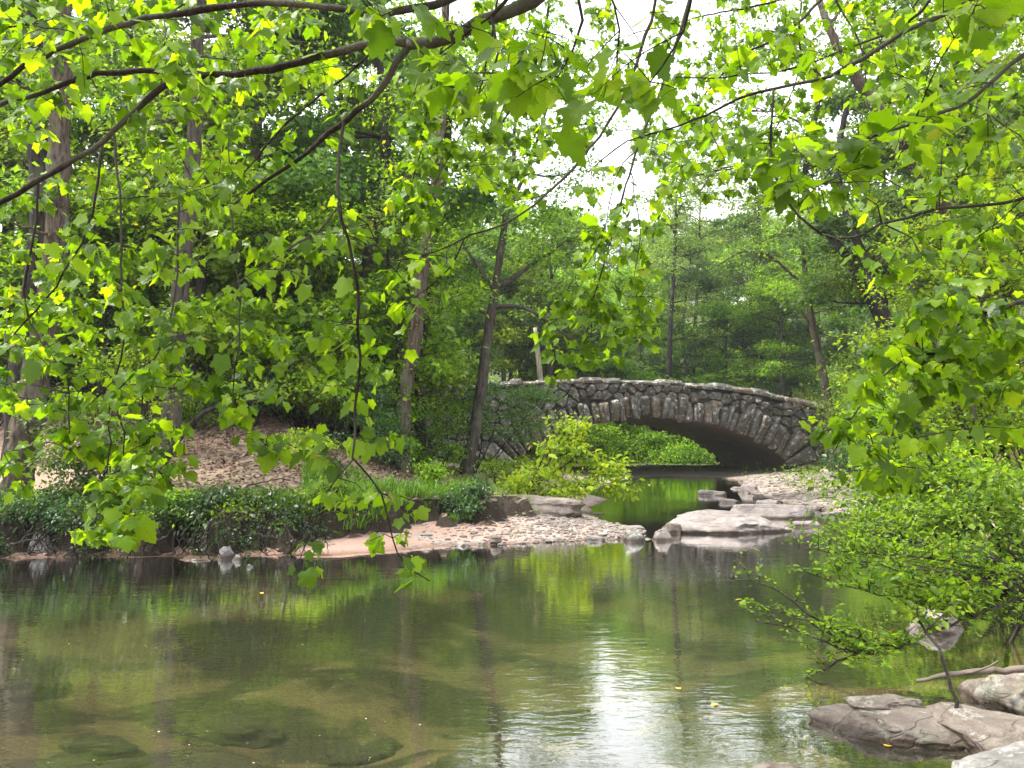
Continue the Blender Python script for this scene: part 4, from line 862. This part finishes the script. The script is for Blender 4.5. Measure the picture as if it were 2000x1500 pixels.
scatter(18, polar(1060, 1580, 60, 84), 3.0, protos[4:], 'small leafy tree in the valley behind the bridge', 'tree', 'small trees behind the bridge', .9, 1.4)
scatter(56, polar(980, 1760, 84, 140), 4.0, [protos[1], protos[2], protos[1], protos[0]], 'tall tree on the far hillside behind the bridge', 'tree', 'trees of the far hillside', .85, 1.2)
scatter(24, polar(1560, 2300, 56, 110), 4, protos[:4], 'leafy tree deep in the woods behind the right bridge end', 'tree', 'far trees of the right woods', .8, 1.0)
scatter(24, polar(1740, 2600, 24, 50), 2.6, protos[:4], 'leafy tree in the woods above the right bank', 'tree', 'trees in the woods above the right bank')
scatter(34, polar(-100, 780, 21, 36), 1.3, bushes, 'leafy undergrowth bush beneath the left woods', 'shrub', 'undergrowth of the left woods', .6, 1.0)
scatter(85, polar(780, 1850, 52, 84), 1.8, bushes + [proto_bush('far', 4.2)], 'leafy undergrowth bush behind the bridge', 'shrub', 'undergrowth behind the bridge', .9, 1.5)
scatter(18, polar(1660, 2150, 20, 40), 1.6, bushes, 'leafy undergrowth bush on the right bank', 'shrub', 'undergrowth of the right bank', .7, 1.2)

# ------------------------------------------------------------------ overhanging branches of the tree above the camera
def pix(p): d = p[..., 1]; return 1000 + FPX * p[..., 0] / d
def hang(name, label, limbs, sprays=(), lsize=.1, twigs=14, leaf='maple', group=None, every=.075, nl=5, tl=.3, bare=.0, T=LTM, down=.75):
    """limbs: ([(px,py,Y)...],[r0,r1]); sprays: image regions ((x0,x1,y0,y1),(Y0,Y1),count) of leafy twigs joined to the nearest limb"""
    base = W(*limbs[0][0][0]); root = empty(name, tuple(base), label, 'branch', group); mbw = MB(); mbl = MB(); A = []
    for ln, r in limbs:
        p, rr = smooth_path([W(*q) for q in ln], r, .06, .0032); rr = rr * (1 + .16 * (rng.random(len(rr)) < .16)); tube(mbw, p, rr, 8 if max(r) > .008 else 5, .06); A.append(p)
    A0 = np.concatenate(A); tips = []; 
    def twig(a, q):
        L = np.linalg.norm(q - a); mid = (a + q) / 2 + rng.normal(0, .05 * L, 3) + [0, 0, .08 * L]
        p, rr = smooth_path([a, mid, q], [min(.0045, .0016 + .003 * L), .0012], .05, .002); tube(mbw, p, rr, 4); return p
    def put_leaves(p, n, size):
        k = np.clip((len(p) - 1) * (1 - np.arange(n) / n * .75), 0, len(p) - 1).astype(int); q = p[k]
        th = U(0, 2 * np.pi, n); out_ = np.stack([np.cos(th), np.sin(th) * .8, U(-.5, .35, n)], 1) ; out_ /= np.linalg.norm(out_, axis=1)[:, None]
        pl_ = size * U(.3, .75, n); e = q + out_ * pl_[:, None]
        for i_ in range(n): tube(mbw, np.array([q[i_], (q[i_] + e[i_]) / 2 + [0, 0, .006], e[i_]]), np.array([.0009, .0008, .0008]), 3)
        tip = out_ * .7 + rng.normal(0, .3, (n, 3)); tip[:, 2] -= down
        nor = rng.normal(0, .38, (n, 3)) + np.cross(tip, np.cross([0, 0, 1.], tip)) * .0 + [0, -.35, 1.0]
        leaves(mbl, e, tip, nor, size * np.exp(rng.normal(0, .24, n)), T, uv=True, cj=.9)
    for (x0_, x1_, y0_, y1_), (Y0, Y1), n in sprays:
        for _ in range(n):
            q = W(U(x0_, x1_), U(y0_, y1_), U(Y0, Y1)); k = near_on(A0, q, q[2] + .05); a = A0[k]
            L = np.linalg.norm(q - a)
            if L > .75:                      # grow a hanging side twig first, later sprays can start from it
                m_ = q + (a - q) * U(.25, .4) / 1; m_ = q + (a - q) * .3; p0 = twig(a, m_); A0 = np.concatenate([A0, p0[::2]]); a = m_
            p = twig(a, q); A0 = np.concatenate([A0, p[len(p) // 2:]]); put_leaves(p, int(rng.integers(max(2, nl - 2), nl + 2)), lsize)
    for _ in range(twigs):
        p = A[int(rng.integers(0, len(A)))]; a = p[int(U(.15, 1) * (len(p) - 1))]; q = a + np.array([U(-1, 1), U(-.8, .8), U(-1.1, .35)]) * tl * U(.4, 1)
        put_leaves(twig(a, q), nl - 1, lsize)
    mbw.build('limb', B_['twig'], root, origin=base); mbl.build('leaves', L_[leaf], root, origin=base); return root

plant('unseen_shade_tree', 'unseen tree added on the near bank with high boughs shading the top centre leaves', 'tree', (4.8, -1.6, hz(4.8, -1.6)), [([[4.8, -1.6, 0], [4.5, -1.0, 2.5], [3.6, .4, 5.2], [2.4, 1.8, 6.6]], [.22, .2, .16, .1]), ([[3.6, .4, 5.2], [2.0, 1.4, 4.9], [.6, 2.2, 4.6], [.35, 2.55, 4.3]], [.1, .07, .045, .035])],
      [((-.7, 2.2, 5.0), (.6, .5, .3), 12), ((.2, 2.2, 5.0), (.7, .5, .3), 12), ((1.1, 2.3, 5.1), (.7, .5, .3), 12), ((.3, 1.3, 5.6), (1.2, .8, .4), 12), ((2.0, 1.4, 6.0), (1.2, .8, .4), 12)], 'bright', 'brown', .09, nleaf=95, sig=.24, T=LT4, limb_r=.03)  # out of view, added so its leaf clumps shade the top-centre sprays
def z_(pts, Ya, Yb): n = len(pts); return [(a, b, Ya + (Yb - Ya) * i / (n - 1)) for i, (a, b) in enumerate(pts)]
hang('overhanging_branch', 'thickest dark branch forking from the top centre across the upper left', [
    (z_([(1200, -110), (1040, 0), (970, 32), (900, 62), (845, 80), (800, 86)], 2.7, 3.0), [.025, .022]),
    (z_([(800, 86), (740, 82), (650, 105), (560, 128), (470, 143), (420, 145), (370, 142), (260, 140), (190, 145), (110, 170), (0, 205), (-80, 225)], 3.0, 3.3), [.018, .009]),
    (z_([(800, 90), (775, 125), (745, 175), (700, 215), (665, 245), (620, 280), (570, 320), (500, 365), (450, 403)], 3.0, 3.4), [.016, .006]),
    (z_([(370, 142), (320, 168), (265, 215), (222, 255), (150, 310), (70, 355), (0, 395), (-70, 425)], 3.2, 3.2), [.013, .010]),
    (z_([(450, 403), (462, 520), (470, 590), (465, 680), (455, 760), (475, 820), (520, 870)], 3.4, 3.4), [.005, .002]),
    (z_([(350, 385), (345, 500), (338, 600), (310, 680), (280, 760), (278, 850), (300, 910), (340, 950)], 3.3, 3.4), [.005, .002]),
    (z_([(222, 255), (235, 400), (238, 570), (243, 660), (225, 740), (213, 800), (214, 900), (200, 990)], 3.2, 3.1), [.006, .002]),
    (z_([(222, 770), (240, 850), (238, 950), (245, 1030)], 3.1, 3.1), [.003, .0015]),
    (z_([(75, 352), (72, 430), (62, 480), (48, 600), (90, 680), (130, 740), (137, 880)], 3.2, 3.1), [.006, .002]),
    (z_([(200, 275), (190, 350), (170, 450), (110, 560), (30, 650), (-30, 720)], 3.3, 3.2), [.006, .003])],
    [((0, 560, 200, 420), (3.4, 4.5), 60), ((0, 400, 420, 640), (2.9, 4.4), 66), ((0, 400, 620, 800), (2.8, 4.3), 62), ((0, 60, 820, 960), (2.9, 3.8), 4), ((150, 330, 800, 960), (2.9, 3.6), 22), ((140, 290, 960, 1060), (2.9, 3.3), 22),
     ((270, 370, 820, 960), (3.1, 3.6), 10), ((400, 560, 440, 800), (3.1, 4.3), 34), ((440, 560, 780, 900), (3.3, 3.8), 10), ((380, 700, 60, 260), (3.4, 4.4), 28)], lsize=.053, nl=8)
hang('overhanging_branch', 'dark branch arching along the top left corner above the others', [
    (z_([(1020, -60), (850, 10), (760, 22), (690, 21), (600, 10), (520, 3), (440, 12), (360, 25), (280, 38), (220, 52), (160, 78), (80, 112), (20, 150), (-60, 205)], 2.7, 3.1), [.014, .010]),
    (z_([(170, 72), (120, 55), (60, 52), (-30, 50)], 3.0, 3.1), [.004, .003]), (z_([(320, 35), (325, 90), (360, 150)], 3, 3), [.003, .002])],
    [((0, 640, -80, 60), (2.8, 3.9), 46), ((0, 640, 40, 170), (3.3, 4.4), 34), ((0, 300, 60, 230), (3.3, 4.2), 22)], lsize=.062, nl=7)
hang('overhanging_branch', 'spray of large leaves hanging from the top centre against the sky', [
    (z_([(960, 32), (975, 100), (960, 150), (930, 190)], 2.6, 2.5), [.006, .002]), (z_([(1120, -40), (1140, 40), (1120, 100), (1090, 150)], 2.3, 2.3), [.006, .002]),
    (z_([(1356, -30), (1340, 60), (1290, 130), (1270, 160)], 2.1, 2.1), [.004, .002]), (z_([(1180, -40), (1210, 60), (1200, 140), (1180, 190)], 2.3, 2.3), [.004, .002]),
    ([(960, 32, 2.6), (890, 80, 2.7), (845, 120, 2.75), (835, 170, 2.8)], [.004, .002]),
    ([(960, 32, 2.6), (1050, -70, 2.4), (1120, -42, 2.3), (1180, -42, 2.3), (1270, -80, 2.2), (1356, -32, 2.1)], [.007, .005])],
    [((680, 860, -30, 40), (2.3, 2.6), 6), ((840, 1020, 90, 200), (2.1, 2.5), 9), ((980, 1220, 30, 210), (2.0, 2.4), 12), ((1230, 1350, 40, 190), (2.0, 2.3), 3)], lsize=.080, nl=3, down=.6)
hang('hanging_twig', 'very long thin twig hanging through the middle left down to the water', [
    (z_([(672, 238), (660, 330), (662, 400), (690, 500), (700, 600), (702, 700), (695, 800), (692, 895), (720, 930), (745, 965), (760, 1020), (775, 1080), (800, 1110), (840, 1135)], 3.1, 3.1), [.0075, .0022]),
    (z_([(692, 895), (660, 930), (625, 985), (600, 1050), (580, 1110)], 3.1, 3.1), [.003, .0015]), (z_([(664, 400), (620, 450), (560, 490), (480, 540), (400, 590)], 3.1, 3.3), [.004, .002]),
    (z_([(664, 405), (720, 440), (745, 500), (800, 560), (760, 600)], 3.1, 3.3), [.003, .0015])],
    [((560, 860, 440, 640), (3.0, 3.8), 20), ((620, 800, 640, 900), (3.0, 3.5), 15), ((600, 860, 930, 1060), (3.0, 3.4), 9), ((770, 850, 1080, 1150), (3.0, 3.2), 3), ((570, 630, 1060, 1120), (3.0, 3.2), 2), ((560, 680, 700, 900), (3.2, 3.8), 7)], lsize=.058, nl=4)
hang('hanging_twig', 'thin twig sweeping in a long arc from the top centre down to the left', [
    (z_([(1292, -30), (1240, 128), (1192, 236), (1120, 328), (1016, 420), (920, 460), (850, 490), (780, 508), (720, 500)], 2.9, 3.4), [.007, .002]),
    (z_([(908, 464), (880, 520), (820, 575), (740, 615), (640, 640), (540, 700)], 3.3, 3.5), [.004, .002]), (z_([(790, 80), (735, 95), (700, 125), (620, 195), (560, 240), (500, 310), (440, 370), (400, 395), (330, 420), (280, 438)], 3.0, 3.4), [.005, .003])],
    [((640, 800, 560, 660), (3.3, 3.7), 8), ((300, 620, 240, 420), (3.1, 3.6), 20), ((1180, 1260, 100, 260), (2.9, 3.1), 3), ((540, 700, 620, 740), (3.3, 3.6), 7)], lsize=.058, nl=4)
hang('hanging_twig', 'long drooping twig with small leaves hanging in front of the left bridge parapet', [
    (z_([(1356, -30), (1292, 172), (1240, 304), (1212, 400), (1180, 516), (1156, 600), (1142, 690)], 4.6, 5.4), [.010, .002]), (z_([(1250, 290), (1205, 340), (1170, 480), (1110, 560), (1080, 640)], 4.9, 5.4), [.005, .002]),
    (z_([(1230, 330), (1250, 450), (1240, 560), (1260, 640)], 4.9, 5.3), [.004, .002])],
    [((1120, 1290, 440, 640), (4.9, 5.8), 42), ((1050, 1200, 560, 740), (5.0, 5.8), 40), ((1130, 1340, 300, 460), (4.9, 5.6), 26), ((1190, 1300, 580, 700), (5.1, 5.6), 12), ((1200, 1420, 130, 330), (4.7, 5.4), 16)], lsize=.066, nl=6)
hang('overhanging_branch', 'leafy branch with small dark leaves hanging left of the sky gap', [
    (z_([(880, -60), (870, 60), (840, 180), (820, 300), (790, 400)], 5.2, 5.6), [.012, .003]), (z_([(975, -40), (960, 80), (930, 200), (880, 300), (850, 360)], 5.0, 5.5), [.008, .002])],
    [((770, 930, 140, 330), (5.0, 6.2), 62), ((760, 880, 320, 470), (5.2, 6.0), 26), ((900, 1080, 180, 330), (5.0, 6.0), 26), ((880, 1060, 20, 180), (5.0, 6.0), 16), ((700, 860, 10, 160), (5.2, 6), 12)], lsize=.070, nl=7)
hang('overhanging_branch', 'long bare-stemmed branch descending from the upper right corner to the sky gap', [
    (z_([(2000, -60), (1860, 20), (1756, 68), (1684, 116), (1620, 148), (1560, 163), (1508, 173), (1444, 192), (1380, 225), (1300, 252), (1225, 275), (1150, 335)], 3.2, 3.6), [.012, .003]),
    (z_([(1860, -60), (1800, 20), (1730, 68), (1640, 100), (1540, 135), (1420, 150), (1320, 150)], 3.4, 3.9), [.008, .003]),
    (z_([(1510, 175), (1508, 280), (1515, 350), (1560, 420), (1605, 457)], 3.4, 3.2), [.005, .006])],
    [((1380, 1560, 0, 160), (3.4, 4.4), 6), ((1340, 1460, 130, 330), (3.5, 4.2), 12), ((1560, 1850, 0, 220), (3.2, 4.2), 26), ((1280, 1420, 190, 380), (3.6, 4.3), 10)], lsize=.062, nl=5)
hang('overhanging_branch', 'high leafy branch with many small leaves spread across the sky right of centre', [
    (z_([(1700, -120), (1620, -20), (1540, 60), (1450, 110), (1380, 180), (1330, 260)], 6.2, 7.0), [.018, .004]), (z_([(1560, 40), (1560, 140), (1520, 240), (1480, 330)], 6.2, 6.8), [.008, .003]), (z_([(1600, -20), (1480, 10), (1380, 30), (1260, 60), (1160, 90)], 6.2, 6.6), [.01, .003]), (z_([(1620, -20), (1680, 90), (1690, 200), (1660, 300)], 6.2, 6.8), [.008, .003])],
    [((1380, 1720, -20, 130), (6.0, 7.6), 74), ((1330, 1620, 120, 300), (6.0, 7.6), 76), ((1130, 1400, -10, 130), (6.0, 7.2), 34), ((1430, 1720, 260, 420), (6.0, 7.4), 50), ((1280, 1440, 280, 400), (6.0, 7), 14)], lsize=.062, nl=8)
hang('overhanging_branch', 'high leafy branch with small leaves between the vine-clad tree and the forked tree', [
    (z_([(1080, -120), (1070, 20), (1040, 140), (980, 240), (920, 330)], 6.4, 7.2), [.016, .004]), (z_([(1060, 60), (1110, 170), (1120, 280)], 6.5, 7), [.007, .003])],
    [((880, 1060, 180, 400), (6.4, 7.6), 50), ((1040, 1180, 60, 300), (6.2, 7.2), 44), ((930, 1120, -20, 130), (6.2, 7.2), 34)], lsize=.062, nl=8)
hang('overhanging_branch', 'low curving branch sweeping in from the right edge in a shallow bow', [
    (z_([(2080, 375), (2000, 388), (1920, 400), (1830, 411), (1770, 425), (1720, 438), (1665, 465), (1605, 457)], 3.0, 3.2), [.008, .005]), (z_([(1722, 437), (1715, 400), (1690, 385)], 3.1, 3.1), [.004, .002]), (z_([(1730, 440), (1780, 460), (1800, 500)], 3.1, 3.1), [.004, .002]), (z_([(1835, 411), (1838, 350), (1840, 290)], 3.1, 3.1), [.003, .002])],
    [((1700, 1990, 380, 560), (3.2, 4.0), 20)], lsize=.055, nl=5)
hang('overhanging_branch', 'branch with big dark leaves crossing the right side from the upper right corner', [
    (z_([(2080, 50), (2010, 100), (1950, 150), (1900, 190), (1800, 235), (1720, 262), (1640, 300), (1570, 335)], 2.5, 2.7), [.009, .003]), (z_([(1940, 160), (1925, 220), (1930, 280)], 2.5, 2.5), [.003, .002]), (z_([(1660, 290), (1600, 360), (1560, 400)], 2.6, 2.6), [.003, .002])],
    [((1520, 1720, 220, 300), (2.4, 2.9), 7), ((1440, 1660, 310, 380), (2.5, 2.9), 9), ((1700, 1900, 180, 300), (2.4, 2.8), 6), ((1830, 1960, -40, 60), (1.9, 2.2), 4), ((1650, 1740, 270, 360), (2.4, 2.7), 3), ((1600, 1700, 160, 240), (2.5, 2.9), 2)], lsize=.076, nl=4, down=.35)
hang('overhanging_branch', 'bright leafy maple bough hanging at right in front of the thicket', [
    (z_([(2080, 560), (2010, 585), (1930, 612), (1870, 650), (1820, 715), (1770, 790), (1740, 860), (1720, 940)], 3.2, 3.2), [.011, .003]), (z_([(1840, 690), (1770, 700), (1710, 750), (1665, 820), (1630, 880)], 3.2, 3.2), [.005, .002]), (z_([(1930, 612), (1860, 600), (1800, 625), (1730, 690)], 3.2, 3.4), [.005, .002]),
    (z_([(1700, 850), (1710, 890), (1735, 920)], 3.2, 3.1), [.003, .002]), (z_([(1960, 600), (1990, 700), (2010, 780)], 3.2, 3.1), [.004, .002])],
    [((1800, 2010, 550, 720), (2.9, 3.7), 44), ((1680, 1900, 640, 780), (2.9, 3.8), 30), ((1650, 1840, 760, 880), (2.9, 3.8), 17), ((1620, 1720, 800, 920), (2.9, 3.6), 8), ((1690, 1820, 860, 960), (2.9, 3.5), 6), ((1850, 2010, 700, 860), (2.9, 3.8), 16), ((1600, 1680, 830, 930), (3.1, 3.5), 3)], lsize=.060, nl=7)
hang('overhanging_branch', 'fine mass of small bright leaves filling the upper right corner', [
    (z_([(2100, -100), (1950, 30), (1850, 150), (1780, 260), (1740, 340)], 7.0, 8.0), [.02, .006]), (z_([(2100, 100), (1990, 180), (1900, 300), (1850, 420)], 7.2, 7.6), [.015, .005]), (z_([(1850, -100), (1780, 20), (1700, 100)], 7.5, 8), [.012, .004])],
    [((1680, 2010, 0, 200), (6.6, 8.5), 75), ((1760, 2010, 180, 400), (6.6, 8.5), 75), ((1850, 2010, 380, 560), (6.8, 8.2), 42)], lsize=.095, nl=6)

# ------------------------------------------------------------------ haze
m, t, out = newmat('haze_air'); N = N_(t); v = N('VolumePrincipled', {'Color': (.88, .94, 1, 1), 'Density': .0004, 'Anisotropy': .2}); t.links.new(v.outputs[0], out.inputs[1])
mb = MB(); x0, x1, y0, y1, z0, z1 = -430., 430., -62., 605., -3.2, 62.
mb.add([[x0, y0, z0], [x1, y0, z0], [x1, y1, z0], [x0, y1, z0], [x0, y0, z1], [x1, y0, z1], [x1, y1, z1], [x0, y1, z1]],
       [np.array([[3, 2, 1, 0], [4, 5, 6, 7], [0, 1, 5, 4], [1, 2, 6, 5], [2, 3, 7, 6], [3, 0, 4, 7]])])
tag(mb.build('haze', m, smooth=False), 'thin pale humid air filling the valley', 'haze', kind='stuff')
